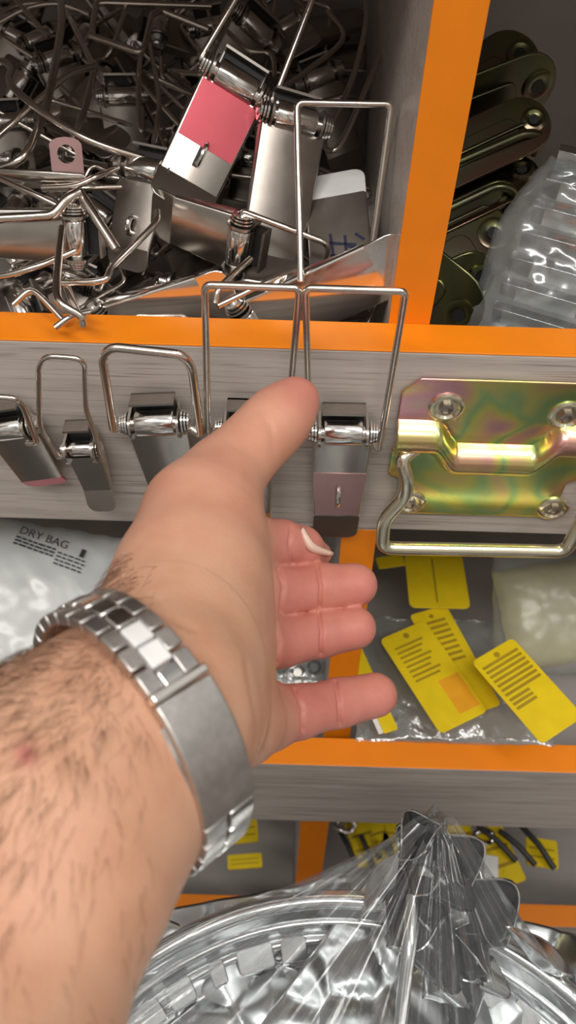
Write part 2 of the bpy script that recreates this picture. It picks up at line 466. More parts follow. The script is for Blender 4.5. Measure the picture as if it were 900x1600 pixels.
# front board, left to right
latch(upright(12, 672, -0.012, 0.22, 0.02), 0.028, 0.036, 'small steel toggle latch cut off by the left picture edge, pink tab', tab=0.010, tabang=0.4, hook=False, tabmat=PINKREFL,  # pink reflection painted on the tab
      bail=bpts([(42, 692, -.013), (58, 692, -.014), (36, 634, -.022), (24, 622, -.024), (-40, 618, -.024), (-46, 690, -.013)], .006))
latch(upright(127, 703, -0.012, 0.10, 0.0), 0.0185, 0.030, 'smallest steel toggle latch with a narrow lever, left of the wide latch', tab=0.014, tabang=-.2, hook=False, wr=0.0012,
      bail=bpts([(100, 708, -.012), (92, 716, -.013), (62, 665, -.016), (60, 572, -.022), (72, 556, -.024), (132, 560, -.024), (134, 640, -.018), (152, 690, -.014), (160, 720, -.013)], .006))
latch(upright(243, 663, -0.012, 0.09, 0.0), 0.031, 0.062, 'wide steel toggle latch with thick squat wire loop, half behind the thumb', tab=0.02, wr=0.0019, hook=False,
      bail=bpts([(190, 664, -.013), (177, 672, -.014), (160, 560, -.030), (172, 542, -.032), (286, 554, -.032), (300, 575, -.030), (314, 680, -.014), (296, 668, -.012)], .006))
latch(upright(386, 672, -0.012, 0.0, 0.0), 0.028, 0.060, 'steel toggle latch mostly hidden behind the hand, tall wire loop above the thumb', tab=0.018, hook=False,
      bail=bpts([(336, 668, -.012), (325, 690, -.013), (320, 445, -.020), (468, 450, -.020), (455, 600, -.016), (446, 680, -.012)], .003))
latch(upright(536, 678, -0.012, 0.015, 0.0), 0.0305, 0.060, 'steel toggle latch with pink sheen beside the zinc handle, tall wire loop', tab=0.022, tabang=0.12, pink=(.45, .98, PALEREFL),
      bail=bpts([(492, 672, -.012), (484, 690, -.013), (477, 450, -.020), (634, 455, -.020), (592, 705, -.013), (583, 690, -.012)], .003))

# ------------------------------------------------------------------ zinc chest handle on the board
def chest_handle():
    XC = PY(790, 640, -.003).x
    hw = XC - PY(620, 660, -.003).x
    zt = PY(760, 596, -.003).z; zmid = PY(760, 700, -.004).z; zb = PY(760, 806, -.003).z
    t = thing('chest_handle', 'rainbow yellow zinc chest handle with hanging bail, right end of the board', 'handle', (XC, 0, zb))
    def sst(a, b_, x): x = min(1, max(0, (x - a) / (b_ - a))); return x * x * (3 - 2 * x)
    zu = PY(700, 687, -.006).z; zl = PY(790, 722, -.006).z; rb = 0.0085
    z_split = PY(760, 752, -.003).z
    def f(u, v):
        x = -hw + 2 * hw * u; z = zt + (zb - zt) * v
        ax = abs(x)
        # outline: chamfered top corners, narrower lower half
        lim = hw
        if z > zt - 0.008: lim = hw - max(0, (0.008 - (zt - z)))
        lo = hw * 0.86
        k = sst(z_split + 0.004, z_split - 0.001, z)
        lim = lim * (1 - k) + lo * k
        if z < zb + 0.006: lim -= (0.006 - (z - zb)) * 0.8
        xx = x * lim / hw
        # knuckle barrels: raised line at the sides, lowered one in the middle
        c = zu + (zl - zu) * sst(hw * 0.62, hw * 0.36, abs(xx))
        d = abs(z - c)
        y = 0.002
        if d < rb: y = 0.002 + math.sqrt(rb * rb - d * d) * 1.15
        elif d < rb + 0.004: y = 0.002 + 0.0007 * (1 - (d - rb) / 0.004)
        return Vector((XC + xx, -y, z))
    g = MB().grid(f, 110, 90)
    pl = g.build('mounting_plate', ZINC, t, solid=0.0012)
    for (px, py) in ((697, 637), (885, 650), (640, 785), (865, 795)):
        q = PY(px, py, -.003)
        Ms = frame((q.x, -0.0026, q.z), (1, 0, 0), (0, 0, 1), (0, -1, 0))
        s = MB().lathe(Ms, [(0.0085, -0.001), (0.0085, 0.0006), (0.0072, 0.0016), (0.0062, 0.0016), (0.0050, 0.0004), (0.0030, 0.0004)], 28).build('screw', ZINCP, t)
        MB().lathe(Ms, [(0.0034, 0.0003), (0.0034, 0.0022), (0.0024, 0.0026), (0.0022, 0.0012), (0.0004, 0.0012)], 6).build('screw_socket', DULL, s)
    b = fillet([PY(650, 700, -.004), PY(626, 716, -.010), PY(636, 745, -.013), PY(634, 775, -.014), PY(600, 812, -.016), PY(597, 856, -.020), PY(884, 862, -.020), PY(908, 815, -.016), PY(925, 780, -.014), PY(935, 720, -.012), PY(915, 700, -.004)], 0.006)
    MB().tube(b, 0.0037, 16).build('bail_handle', ZINCP, t)
chest_handle()

# ------------------------------------------------------------------ heap of latches in the upper left bin
HG = 'loose toggle latches heaped in the upper bin'
def lean(hx, hy, tx, ty, zc, dz=0.0, roll=0.0):
    """frame of a latch lying in the heap: pivot at pixel h, tail towards pixel t, mean distance zc"""
    a, b = P(hx, hy, zc - dz), P(tx, ty, zc + dz)
    y = (a - b).normalized(); z = (CAM - (a + b) / 2); z = (z - y * z.dot(y)).normalized(); x_ = y.cross(z)
    M = frame(a, x_, y, z)
    return M @ Matrix.Rotation(roll, 4, 'Y'), (a - b).length
def stand(hx, hy, tx, ty, Y, n):
    a, b = PY(hx, hy, Y), PY(tx, ty, Y)
    y = (a - b).normalized(); z = Vector(n); z = (z - y * z.dot(y)).normalized()
    return frame(a, y.cross(z), y, z), (a - b).length
def hw(pts, h=0.01, rad=None, hs=None):
    q = [H(p[0], p[1], p[2] if len(p) > 2 else h) for p in pts]
    return smoothline(q, 7) if rad is None else fillet(q, rad)
# clearly seen latches
M, L = lean(370, 128, 295, 285, HD(330, 200, .035), 0.004)
latch(M, 0.034, L, 'pink-faced steel latch lying on top of the heap, upper middle', group=HG, tab=0.016, tabang=-0.5, taper=0.97, pink=(.12, .66, PINKREFL),
      bail=[M @ q for q in fillet([Vector((-.016, 0, 0)), Vector((-.019, 0, 0)), Vector((-.014, .05, .004)), Vector((.014, .05, .004)), Vector((.019, 0, 0)), Vector((.016, 0, 0))], .004)])
M, L = lean(462, 185, 425, 400, HD(440, 300, .02), 0.006, 0.25)
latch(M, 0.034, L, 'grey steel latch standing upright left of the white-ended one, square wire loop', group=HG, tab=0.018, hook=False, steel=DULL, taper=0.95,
      bail=fillet([P(470, 440, .355), P(464, 160, .345), P(612, 163, .345), P(580, 400, .37)], .003))
M, L = lean(536, 452, 524, 306, HD(525, 350, .012), 0.006, 0.1)
c = latch(M, 0.033, L, 'steel latch with white end and blue marker scribble, by the orange divider', group=HG, tab=0.017, tabang=.25, hook=False, steel=DULL, taper=0.97, tabmat=WHITEMARK)  # white highlight on the tail painted as a white tab
sc = MB()
for (x0, y0, x1, y1) in ((.008, -.026, -.008, -.022), (.006, -.019, -.006, -.016), (.004, -.030, .003, -.013), (-.003, -.028, -.003, -.012), (-.004, -.022, -.012, -.018), (.006, -.017, .011, -.012), (-.008, -.028, -.012, -.024)):
    a, b = Vector((x0, y0)), Vector((x1, y1)); d = (b - a).normalized(); nn = Vector((-d.y, d.x)) * 0.0007
    sc.prism(M, [tuple(a - nn), tuple(b - nn), tuple(b + nn), tuple(a + nn)], 0.0001, 0.0003)
sc.build('marker_scribble', BLUEINK, c)
M, L = stand(395, 516, 592, 428, .030, (0, -1, -.03))
latch(M, 0.034, L, 'steel latch lying level behind the tall loops, reflecting orange', group=HG, tab=0.016, tabang=0.1, steel=POLISH, taper=0.98, hook=False)
M, L = stand(172, 522, 326, 474, .030, (0, -1, -.03))
latch(M, 0.032, L, 'steel latch lying level against the orange edge, left of the tall loops', group=HG, tab=0.014, tabang=0.1, steel=POLISH, taper=0.98, hook=False)
M, L = lean(372, 385, 268, 345, HD(320, 370, .012), 0.003, 0.5)
latch(M, 0.030, L, 'steel latch with open fork below the pink-faced one', group=HG, tab=0.014, hook=False,
      bail=[M @ q for q in fillet([Vector((-.014, 0, 0)), Vector((-.017, 0, 0)), Vector((-.012, .04, -.01)), Vector((.012, .04, -.01)), Vector((.017, 0, 0)), Vector((.014, 0, 0))], .004)])
M, L = lean(118, 372, -30, 365, HD(50, 370, .012), 0.0, 0.2)
latch(M, 0.027, L, 'warm grey steel latch lying sideways at the left picture edge', group=HG, tab=0.012, hook=False,
      bail=hw([(118, 392, .02), (60, 416, .02), (0, 432, .015), (-40, 430, .01)]))
M, L = lean(225, 265, 200, 385, HD(210, 320, .008), 0.004, -0.6)
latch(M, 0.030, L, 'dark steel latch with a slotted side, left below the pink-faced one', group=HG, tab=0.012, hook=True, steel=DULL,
      bail=hw([(246, 330, .022), (240, 352, .024), (178, 415, .022), (160, 438, .022), (98, 442, .018)]))
M, L = lean(400, 45, 350, 130, HD(390, 70, -.005), 0.004, 0.3)
latch(M, 0.032, L, 'steel latch with bright roller near the top middle of the heap', group=HG, tab=0.012, hook=False, steel=DULL,
      bail=hw([(512, 18, .0), (536, 60, .004), (478, 112, .012), (432, 146, .018), (402, 202, .025)]))
# eyelet tab
q = H(105, 255, .022)
zz = (CAM - q).normalized(); xx = RT.copy(); xx = (xx - zz * xx.dot(zz)).normalized(); ME = frame(q, xx, zz.cross(xx), zz)
t = thing('toggle_latch', 'steel latch whose round pink eyelet shows at left of the heap', 'latch', q, HG)
ring = MB()
n = 20
vs, fs = [], []
for z_ in (-.0007, .0007):
    for k in range(n):
        a = 2 * PI * k / n
        vs += [ME @ Vector((.0042 * math.cos(a) , .0042 * math.sin(a) + .004, z_)), ME @ Vector((max(-.0075, min(.0075, .0105 * math.cos(a))), (.0075 * math.sin(a) if math.sin(a) > 0 else .017 * max(math.sin(a), -.8)) + .004, z_))]
for k in range(n):
    k2 = (k + 1) % n
    i0, o0, i1, o1 = 2 * k, 2 * k + 1, 2 * k2, 2 * k2 + 1
    fs += [(i0, i1, o1, o0), (2 * n + i0, 2 * n + o0, 2 * n + o1, 2 * n + i1), (o0, o1, 2 * n + o1, 2 * n + o0), (i0, 2 * n + i0, 2 * n + i1, i1)]
ring.add(vs, fs).build('eyelet', PALEREFL, t)  # skin reflection painted on the eyelet as pale pink
pp = [P(-20, 262, HD(60, 280, .02)), P(128, 272, HD(60, 280, .02)), P(160, 296, HD(60, 280, .016)), P(-20, 290, HD(60, 280, .01))]
MB().add(pp, [(0, 1, 2, 3)]).build('lever_plate', STEEL, t, solid=.0012)

# latches known by the wire loops they thrust out of the heap; their levers lie deeper down
def wire_latch(label, pts, base, ang=0.0, rad=None, wr=0.0014, w=0.028, extra=None):
    line = hw(pts, .012, rad)
    z = HD(base[0], base[1], -0.022)
    dx, dy = math.sin(ang) * 60, math.cos(ang) * 60
    M, L = lean(base[0], base[1], base[0] + dx, base[1] + dy, z, 0.004, ang * 0.7)
    t = latch(M, w, 0.045, label, bail=line, group=HG, hook=False, steel=DULL, wr=wr, tab=0.012)
    if extra: MB().tube(hw(extra, .010, rad), wr, 10).build('wire_bail', WIRE, t)
    return t
wire_latch('steel latch with thick bowed wire sweeping down the upper left', [(92, -20, .012), (96, 10, .016), (94, 53, .02), (80, 131, .024), (66, 185, .024), (36, 245, .022), (-5, 266, .016)], (60, 60), 0.5, wr=.0021)
wire_latch('steel latch with long wire running from the left edge to mid heap', [(-14, 104, .02), (4, 96, .024), (17, 108, .026), (17, 132, .03), (71, 178, .032), (142, 220, .03), (226, 248, .022)], (10, 190), 0.2, wr=.0018)
wire_latch('steel latch with straight wire rising right in the upper left', [(-5, 214, .016), (60, 157, .020), (107, 117, .022), (150, 102, .018)], (170, 130), -0.8, wr=.0017)
wire_latch('steel latch with V-shaped wire in the upper left', [(104, 18, .0), (142, 95, .012), (146, 112, .014), (134, 165, .016), (121, 199, .016), (107, 232, .012)], (130, 60), 0.9, wr=.0017)
wire_latch('steel latch with stepped wire loop along the top left', [(144, 50, .006), (150, 6, .006), (163, 4, .006), (330, 10, .0)], (250, 40), 1.2, rad=.003,
           extra=[(142, 56, .016), (218, 82, .018), (226, 74, .018), (238, 22, .018), (252, 16, .016), (326, 46, .01)], wr=.0018)
wire_latch('steel latch with shallow arched wire at the very top left', [(-10, 40, .0), (40, 14, .004), (90, 6, .006), (140, 22, .004)], (30, 60), -0.4,
           extra=[(-10, 24, -.004), (30, 8, -.004), (70, 4, -.004)])
wire_latch('steel latch with short straight wire at the top left corner', [(20, -6, .012), (76, 58, .006)], (90, 90), 0.4)
wire_latch('steel latch with a pair of drooping wires left of the pink-faced latch', [(232, 60, .004), (218, 100, .010), (218, 190, .012), (226, 208, .012)], (190, 150), 0.1,
           extra=[(234, 70, .006), (248, 150, .012), (246, 190, .014), (240, 222, .012)])
wire_latch('steel latch with big double wire hoop at the top right of the bin', [(570, -20, .012), (572, 30, .012), (560, 90, .014), (540, 150, .016), (508, 216, .012), (516, 236, .014), (536, 218, .016), (575, 130, .018), (602, 60, .018), (608, -20, .016)], (500, 120), 0.3, wr=.0015)
wire_latch('steel latch with small round wire eye right of the pink-faced latch', [(410, 180, .02), (402, 214, .022), (410, 240, .024), (424, 246, .024), (434, 225, .024), (438, 190, .024)], (400, 250), -0.2)
wire_latch('steel latch with fat kinked wire at left, above the grey sideways latch', [(-10, 342, .024), (60, 338, .024), (84, 334, .025), (104, 312, .028), (124, 300, .028)], (90, 300), 1.0, wr=.0023,
           extra=[(124, 300, .026), (150, 340, .022), (182, 390, .016)])
wire_latch('steel latch with upright hooked wire at the lower left corner', [(97, 356, .024), (92, 400, .026), (89, 455, .028), (98, 476, .028), (126, 494, .024), (130, 508, .02)], (60, 450), 0.6, wr=.0018,
           extra=[(104, 446, .016), (112, 468, .016), (122, 490, .014)])
wire_latch('steel latch with two nearly parallel wires pointing right at left', [(66, 294, .018), (120, 290, .022), (150, 276, .024), (184, 262, .02)], (150, 330), -0.5,
           extra=[(66, 296, .014), (130, 294, .016), (190, 292, .014)])
wire_latch('steel latch with thin slanting wire under the pink eyelet', [(-6, 276, .02), (46, 300, .022), (92, 322, .02)], (20, 330), 0.9)
wire_latch('steel latch with small arched wire in the lower left corner', [(20, 476, .012), (44, 456, .014), (62, 462, .014), (104, 506, .01)], (30, 480), -0.9,
           extra=[(86, 512, .016), (112, 494, .018), (140, 488, .016)])
wire_latch('steel latch with wire crossing behind the tall loops', [(336, 474, .018), (346, 446, .022), (392, 404, .02)], (350, 455), 0.3,
           extra=[(340, 478, .016), (420, 440, .016), (470, 420, .012)])
wire_latch('steel latch with angled wire above the pink-faced latch', [(366, -10, .016), (344, 40, .02), (340, 66, .02)], (330, 40), 0.2,
           extra=[(356, 50, .016), (388, 78, .018), (424, 86, .018), (430, 120, .018)])

# the rest of the heap, too deep in the dark to tell one from another
rnd = random.Random(5)
protos = []
for k in range(3):
    M = frame((0, 0, 0), (1, 0, 0), (0, 1, 0), (0, 0, 1))
    bl = [Vector((-.014, 0, 0)), Vector((-.018, 0, 0)), Vector((-.013 - .003 * k, .05 + .01 * k, .006 * k)), Vector((.013 + .003 * k, .05 + .01 * k, .006 * k)), Vector((.018, 0, 0)), Vector((.014, 0, 0))]
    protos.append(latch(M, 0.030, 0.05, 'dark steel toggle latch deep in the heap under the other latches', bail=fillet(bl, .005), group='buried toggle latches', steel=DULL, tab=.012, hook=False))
def copy_thing(o, M):
    c = o.copy(); COL.objects.link(c)
    for ch in list(o.children):
        d = ch.copy(); d.parent = c; COL.objects.link(d)
        for g in list(ch.children):
            g2 = g.copy(); g2.parent = d; COL.objects.link(g2)
    c.matrix_world = M
    return c
spots = []
for j in range(7):
    for i in range(6):
        spots.append((20 + i * 100 + rnd.uniform(-30, 30), 10 + j * 72 + rnd.uniform(-25, 25)))
for k, (px, py) in enumerate(spots):
    h = -0.034 - (k % 3) * 0.010 + rnd.uniform(-.006, .006)
    o = H(px, py, h)
    o.x = min(o.x, X1 - 0.06); o.y = max(0.055, min(o.y, 0.30))
    R = Matrix.Rotation(rnd.uniform(-PI, PI), 4, 'Z') @ Matrix.Rotation(rnd.uniform(-.9, .9), 4, 'X') @ Matrix.Rotation(rnd.uniform(-.8, .8), 4, 'Y')
    M = Matrix.Translation(o) @ R
    if k < 3: protos[k].matrix_world = M
    else: copy_thing(protos[k % 3], M)

# ------------------------------------------------------------------ upper right bin: stacked zinc handles and a bag of brackets
def spare_handle(ax, ay, bx, by, z, w, label, twist=0.0, bars=True):
    """a stamped plate seen edge-wise: runs from pixel a (behind the divider) to pixel b (its rounded free end)"""
    a, b = P(ax, ay, z), P(bx, by, z)
    y = (a - b).normalized(); zz = (CAM - b); zz = (zz - y * zz.dot(y)).normalized()
    M = frame(b, y.cross(zz), y, zz) @ Matrix.Rotation(twist, 4, 'Y')
    L = (a - b).length
    t = thing('chest_handle', label, 'handle', b, 'spare zinc handles in the upper right bin')
    h = w / 2
    out = []
    for k in range(13):
        an = PI + PI * k / 12; out.append((h * math.cos(an), h + h * math.sin(an)))
    out += [(h, L), (-h, L)]
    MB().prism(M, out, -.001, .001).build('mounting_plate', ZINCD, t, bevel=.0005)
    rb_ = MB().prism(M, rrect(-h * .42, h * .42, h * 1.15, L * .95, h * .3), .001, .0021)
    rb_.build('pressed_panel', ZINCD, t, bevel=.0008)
    Ms = M @ Matrix.Translation((0, h * 0.55, 0.001))
    MB().lathe(Ms, [(h * .42, 0), (h * .42, .001), (h * .3, .0016), (h * .18, .0006), (h * .02, .0004)], 20).build('screw_boss', ZINCD, t)
    MB().lathe(Ms, [(h * .17, .0007), (h * .17, .0009), (h * .02, .0009)], 16).build('screw_hole', DARK, t)
    if bars:
        MB().tube(fillet([M @ Vector((h * .9, L, .003)), M @ Vector((h * .95, h * .9, .006)), M @ Vector((h * .5, h * .3, .006)), M @ Vector((-h * .2, h * .5, .005))], .006), .0022, 10).build('bail_handle', ZINCD, t)
    return t
ZR = 0.43
hs = [((690, 170), (835, 70), .440, .030, 'top spare zinc handle with green edge, upper right bin', .2),
      ((690, 190), (868, 120), .430, .034, 'second spare zinc handle, dark rounded end touching the bin wall', -.5),
      ((680, 260), (856, 178), .420, .026, 'olive spare zinc handle with a clear round hole, third down', .25),
      ((670, 300), (850, 215), .432, .028, 'spare zinc handle with bright glint under the olive one', -.6),
      ((665, 340), (838, 258), .426, .026, 'spare zinc handle midway down the stack beside the bag', .5),
      ((660, 385), (815, 310), .424, .026, 'spare zinc handle with gold rim beside the bag top', -.3),
      ((655, 430), (800, 350), .420, .034, 'broad dark green spare zinc handle low in the stack', .2),
      ((655, 470), (772, 420), .416, .026, 'spare zinc handle second from the bottom of the stack', -.4),
      ((655, 440), (745, 512), .412, .034, 'lowest spare zinc handle, drooping brown rounded end', -.35)]
for k, (a, b, z, w, lb, tw) in enumerate(hs):
    spare_handle(a[0], a[1], b[0], b[1], z, w * 1.2, lb, tw * 1.4, k in (3, 5))

def pillow(name, mat, O, ux, uy, n, W_, H_, T_, amp=0.004, seed=0, parent=None, nu=56, nv=56, back=0.5, pw=3.0, freq=28, outline=None):
    ux, uy, n = ux.normalized(), uy.normalized(), n.normalized()
    def hfun(u, v):
        e = max(0.0, (1 - abs(u) ** pw) * (1 - abs(v) ** pw)) ** 0.6
        q = Vector((u * W_ * freq + seed, v * H_ * freq, seed * 1.7))
        w = noise.noise(q) + 0.5 * abs(noise.noise(q * 2.3)) + 0.35 * noise.noise(q * 4.1)
        return T_ * e + amp * w * (0.35 + 0.65 * e)
    def edge(u, v):
        k = 1.0 - 0.05 * abs(noise.noise(Vector((u * 3 + seed, v * 3, 9.1))))
        if outline: k *= outline(u, v)
        return u * W_ * k, v * H_ * k
    def top(a, b):
        u, v = a * 2 - 1, b * 2 - 1; x, y = edge(u, v)
        return O + ux * x + uy * y + n * hfun(u, v)
    def bot(a, b):
        u, v = a * 2 - 1, b * 2 - 1; x, y = edge(u, v); e = max(0.0, (1 - abs(u) ** pw) * (1 - abs(v) ** pw)) ** 0.6
        rim = max(abs(u), abs(v)) > 0.999
        return O + ux * x + uy * y + n * (hfun(u, v) if rim else -T_ * back * e)
    o = MB().grid(top, nu, nv).grid(bot, nu, nv).build(name, mat, parent)
    return o, top, hfun
# bag in the upper right bin
O = P(905, 385, .385)
t = thing('plastic_bag', 'crinkled clear bag of silver brackets beside the stacked zinc handles', 'bag', O)
n = (CAM - O).normalized(); ux = (RT - n * RT.dot(n)).normalized(); uy = n.cross(ux)
up2 = (uy * 0.97 + ux * 0.26).normalized(); rx = up2.cross(n)
pillow('bag_film', GREYBAG, O, rx, up2, n, .041, .054, .013, .005, 3, t, freq=34, outline=lambda u, v: 1 - .35 * max(0, v) if u < 0 else 1)
# brackets packed inside it
for k in range(7):
    z = -0.040 + k * 0.0125
    Mb = frame(O + up2 * z - n * 0.002 + rx * 0.004, rx, (up2 * 0.75 + n * 0.66).normalized(), (n * 0.75 - up2 * 0.66).normalized())
    o = MB().prism(Mb, rrect(-.033 + .0012 * max(0, k - 2), .030, -.007, .007, .002), -.0006, .0006)
    o.box(Mb, -.033 + .0012 * max(0, k - 2), .030, .0062, .007, -.0006, .0045)
    o = o.build('flat_bracket', FOIL, bevel=.0003)
    tag(o, 'silver flat bracket stacked inside the crinkled clear bag', 'bracket', 'brackets in the upper right bag')
    if k != 3:
        g = MB().box(Mb, -.028 + .003 * (k % 3), .002 + .004 * (k % 4), -.0066, .0058, .0006, .0008); g.build('white_band', WHITEMARK, o)  # white band laid across the bracket face

# ------------------------------------------------------------------ second tier: yellow cards and bags
def flat_quad(corners, z):
    return [PZ(px, py, z) for px, py in corners]
def card(corners, z, label, tilt=0.0, lines=(), mats=YELLOW, orange=None, group='yellow product cards in the middle bin', white=False, thick=.0009, hole=True):
    zs = z if isinstance(z, (tuple, list)) else (z,) * 4
    c = [PZ(px, py, q) for (px, py), q in zip(corners, zs)]
    o = c[3]; ux = c[2] - c[3]; uy = c[0] - c[3]
    w, h = ux.length, uy.length
    ux.normalize(); n = ux.cross(uy).normalized()
    if n.z < 0: n = -n
    uy = n.cross(ux) if n.cross(ux).dot(uy) > 0 else -n.cross(ux)
    M = frame(o, ux, uy, n)
    t = thing('product_card', label, 'card', (c[0] + c[2]) / 2, group)
    MB().prism(M, rrect(0, w, 0, h, min(w, h) * .1), 0, thick).build('card_sheet', mats, t, bevel=.0002)
    if lines:
        p = MB()
        for (x0, x1, y0, y1) in lines:
            p.box(M, x0 * w, x1 * w, y0 * h, y1 * h, thick, thick + .0001)
        p.build('printed_lines', YELINK, t)
    if orange:
        p = MB()
        for (x0, x1, y0, y1) in orange: p.box(M, x0 * w, x1 * w, y0 * h, y1 * h, thick, thick + .0001)
        p.build('printed_panel', ORINK, t)
    if hole:
        p = MB().lathe(M @ Matrix.Translation((w * .5, h * .93, thick)), [(min(w, h) * .06, 0), (min(w, h) * .06, .0001)], 16)
        p.build('hang_hole', YELINK, t)
    return t
L1 = [(.15, .15 + .6 * (1 - .12 * (i % 3)), .84 - i * .05, .86 - i * .05) for i in range(8)]
card([(655, 868), (765, 862), (735, 952), (640, 950)], -.288, 'dim yellow card furthest back under the zinc handle', lines=[(.45, .48, .1, .9)], hole=False)
card([(588, 872), (632, 866), (634, 884), (592, 890)], -.288, 'small yellow card corner beside the orange divider', hole=False)
card([(680, 955), (738, 945), (783, 1102), (722, 1122)], -.292, 'narrow yellow card tucked behind the larger one, upper middle bin', lines=[(.2, .8, .86 - i * .055, .885 - i * .055) for i in range(8)])
card([(598, 998), (672, 955), (762, 1112), (688, 1148)], -.287, 'large yellow card with orange print nearest the pinky finger', lines=L1, orange=[(.52, .95, .08, .42)])
card([(766, 1022), (812, 992), (912, 1120), (846, 1164)], -.262, 'bright yellow card with dark stripes at the right edge', lines=[(.08, .92, .86 - i * .055, .89 - i * .055) for i in range(7)] + [(.08, .55, .47 - i * .05, .50 - i * .05) for i in range(3)])
card([(556, 1016), (578, 1010), (622, 1140), (600, 1147)], -.292, 'narrow yellow and white card behind the pinky fingertip', orange=None, hole=False)
card([(548, 1020), (560, 1014), (604, 1144), (592, 1148)], -.293, 'white card edge beside the narrow yellow card', mats=WHITEC, hole=False)

# clear bag with yellowish goods, right
O = PZ(868, 958, -.278)
nn = Vector((0, -.5, .86)).normalized(); ux = Vector((1, 0, 0)); uy = nn.cross(ux)
t = thing('plastic_bag', 'hazy clear bag bulging behind the bright yellow striped card', 'bag', O)
pillow('bag_film', HAZYF, O, ux, uy, nn, .047, .046, .020, .002, 11, t)
g, _, _ = pillow('bagged_card', simple('dull_yellow_paper', (0.40, 0.36, 0.20), .6), O - nn * .004, (ux + uy * .2).normalized(), (uy - ux * .2).normalized(), nn, .040, .038, .011, .002, 17, None, 30, 30)
tag(g, 'dull yellow paper pack inside the hazy clear bag', 'pack')
# flattened clear bags lying under the cards
O = PZ(700, 1060, -.306)
t, _, _ = pillow('plastic_bag', BAGF, O, ux, Vector((0, 1, 0.05)), Vector((0, -.05, 1)), .070, .050, .006, .004, 23)
tag(t, 'flat clear bag lying under the yellow cards', 'bag')
# dark pouch seen between ring finger and pinky
O = PZ(452, 1050, -.300)
t = thing('plastic_bag', 'dark greenish bag glimpsed between ring finger and pinky', 'bag', O)
pillow('bag_film', BAGF, O, ux, uy, nn, .028, .03, .012, .004, 31, t, 30, 30)
for k in range(4):
    q = O + ux * (-.018 + .012 * k) + uy * .004 * (k % 2)
    o = MB().lathe(frame(q - nn * .004, ux, nn.cross(ux), nn), [(.0045, -.006), (.0055, -.004), (.0055, .006), (.003, .009)], 14)
    tag(o.build('furniture_foot', GREENBIT if k % 2 else STEEL), 'dark cap inside the greenish bag between the fingers', 'cap', 'caps in the greenish bag')

# printed bag, left
O = PZ(62, 950, -.225)
nn = (CAM - O).normalized(); nn = (nn * .9 + Vector((0, 0, .3))).normalized()
ux = (RT - UP * 0.12); ux = (ux - nn * ux.dot(nn)).normalized(); uy = nn.cross(ux)
t = thing('plastic_bag', 'milky plastic bag with black printing under the board, left of the hand', 'bag', O)
_, top, hf = pillow('bag_film', MILKY, O, ux, uy, nn, .050, .056, .012, .003, 41, t, freq=22)
g, _, _ = pillow('soft_pack', simple('pale_grey_cloth', (0.55, 0.60, 0.60), .7), O - nn * .010, ux, uy, nn, .042, .047, .010, .002, 47, None, 30, 30)
tag(g, 'pale grey folded cloth inside the milky printed bag', 'cloth')
def text_mesh(s, size):
    c = bpy.data.curves.new('txt', 'FONT'); c.body = s; c.size = size; c.offset = 0
    o = bpy.data.objects.new('txt', c); COL.objects.link(o)
    bpy.context.view_layer.update()
    me = bpy.data.meshes.new_from_object(o.evaluated_get(bpy.context.evaluated_depsgraph_get()))
    v = [tuple(q.co) for q in me.vertices]; f = [tuple(p.vertices) for p in me.polygons]
    bpy.data.objects.remove(o); bpy.data.curves.remove(c); bpy.data.meshes.remove(me)
    return v, f
def on_bag(x, y, lift=.0014):
    u, v = x / .050, y / .056
    return O + ux * x + uy * y + nn * (hf(u, v) + lift)
pr = MB()
oc = Vector(proj(O)[:2])
def bag_xy(px, py):
    # position on the bag's own face below a pixel
    r = ray(px, py); tt = (O - CAM).dot(nn) / r.dot(nn); q = CAM + r * tt - O
    return q.dot(ux), q.dot(uy)
bx, by = bag_xy(30, 836)
ang = -0.20; ca, sa = math.cos(ang), math.sin(ang)
v, f = text_mesh('DRY BAG', .0080)
pr.add([on_bag(bx + x_ * ca - y_ * sa, by + x_ * sa + y_ * ca) for x_, y_, _z in v], f)
def bar(x0, x1, y0, y1):
    pr.add([on_bag(bx + x_ * ca - y_ * sa, by + x_ * sa + y_ * ca) for x_, y_ in ((x0, y0), (x1, y0), (x1, y1), (x0, y1))], [(0, 1, 2, 3)])
for r_ in range(3):
    x_ = 0.0
    while x_ < .026:
        w_ = rnd.uniform(.002, .005); bar(x_, min(x_ + w_, .027), -.0035 - r_ * .0024, -.0022 - r_ * .0024); x_ += w_ + .0008
for r_ in range(4):
    x_ = 0.029
    while x_ < .046:
        w_ = rnd.uniform(.002, .004); bar(x_, x_ + w_, -.0045 - r_ * .0026, -.0034 - r_ * .0026); x_ += w_ + .0009
bar(.0425, .0455, -.002, .004)
pr.build('bag_print', INK, t, smooth=False)

# ------------------------------------------------------------------ third tier: yellow strips
ys = [((524, 1290), (556, 1284), (600, 1346), (560, 1358), 'yellow strip leaning beside the lower orange divider'),
      ((560, 1290), (596, 1284), (618, 1336), (588, 1346), 'second yellow strip from the lower orange divider'),
      ((604, 1286), (652, 1282), (636, 1336), (596, 1330), 'yellow strip seen through the film tip'),
      ((690, 1282), (752, 1282), (742, 1342), (704, 1342), 'short yellow strip right of the film tip'),
      ((758, 1296), (806, 1282), (822, 1376), (780, 1390), 'upright yellow strip in the middle of the lowest bin'),
      ((806, 1308), (862, 1300), (872, 1360), (822, 1352), 'broad yellow strip at the far right of the lowest bin'),
      ((346, 1288), (388, 1284), (404, 1316), (362, 1320), 'small yellow strip left of the lower orange divider'),
      ((352, 1338), (410, 1334), (410, 1356), (356, 1360), 'yellow strip just below the watch clasp')]
for a, b, c_, d, lb in ys:
    card([a, b, c_, d], -.610, lb, lines=[(.1, .9, .3, .36), (.1, .9, .6, .66)], group='yellow strips in the lowest bin', hole=False, thick=.003)
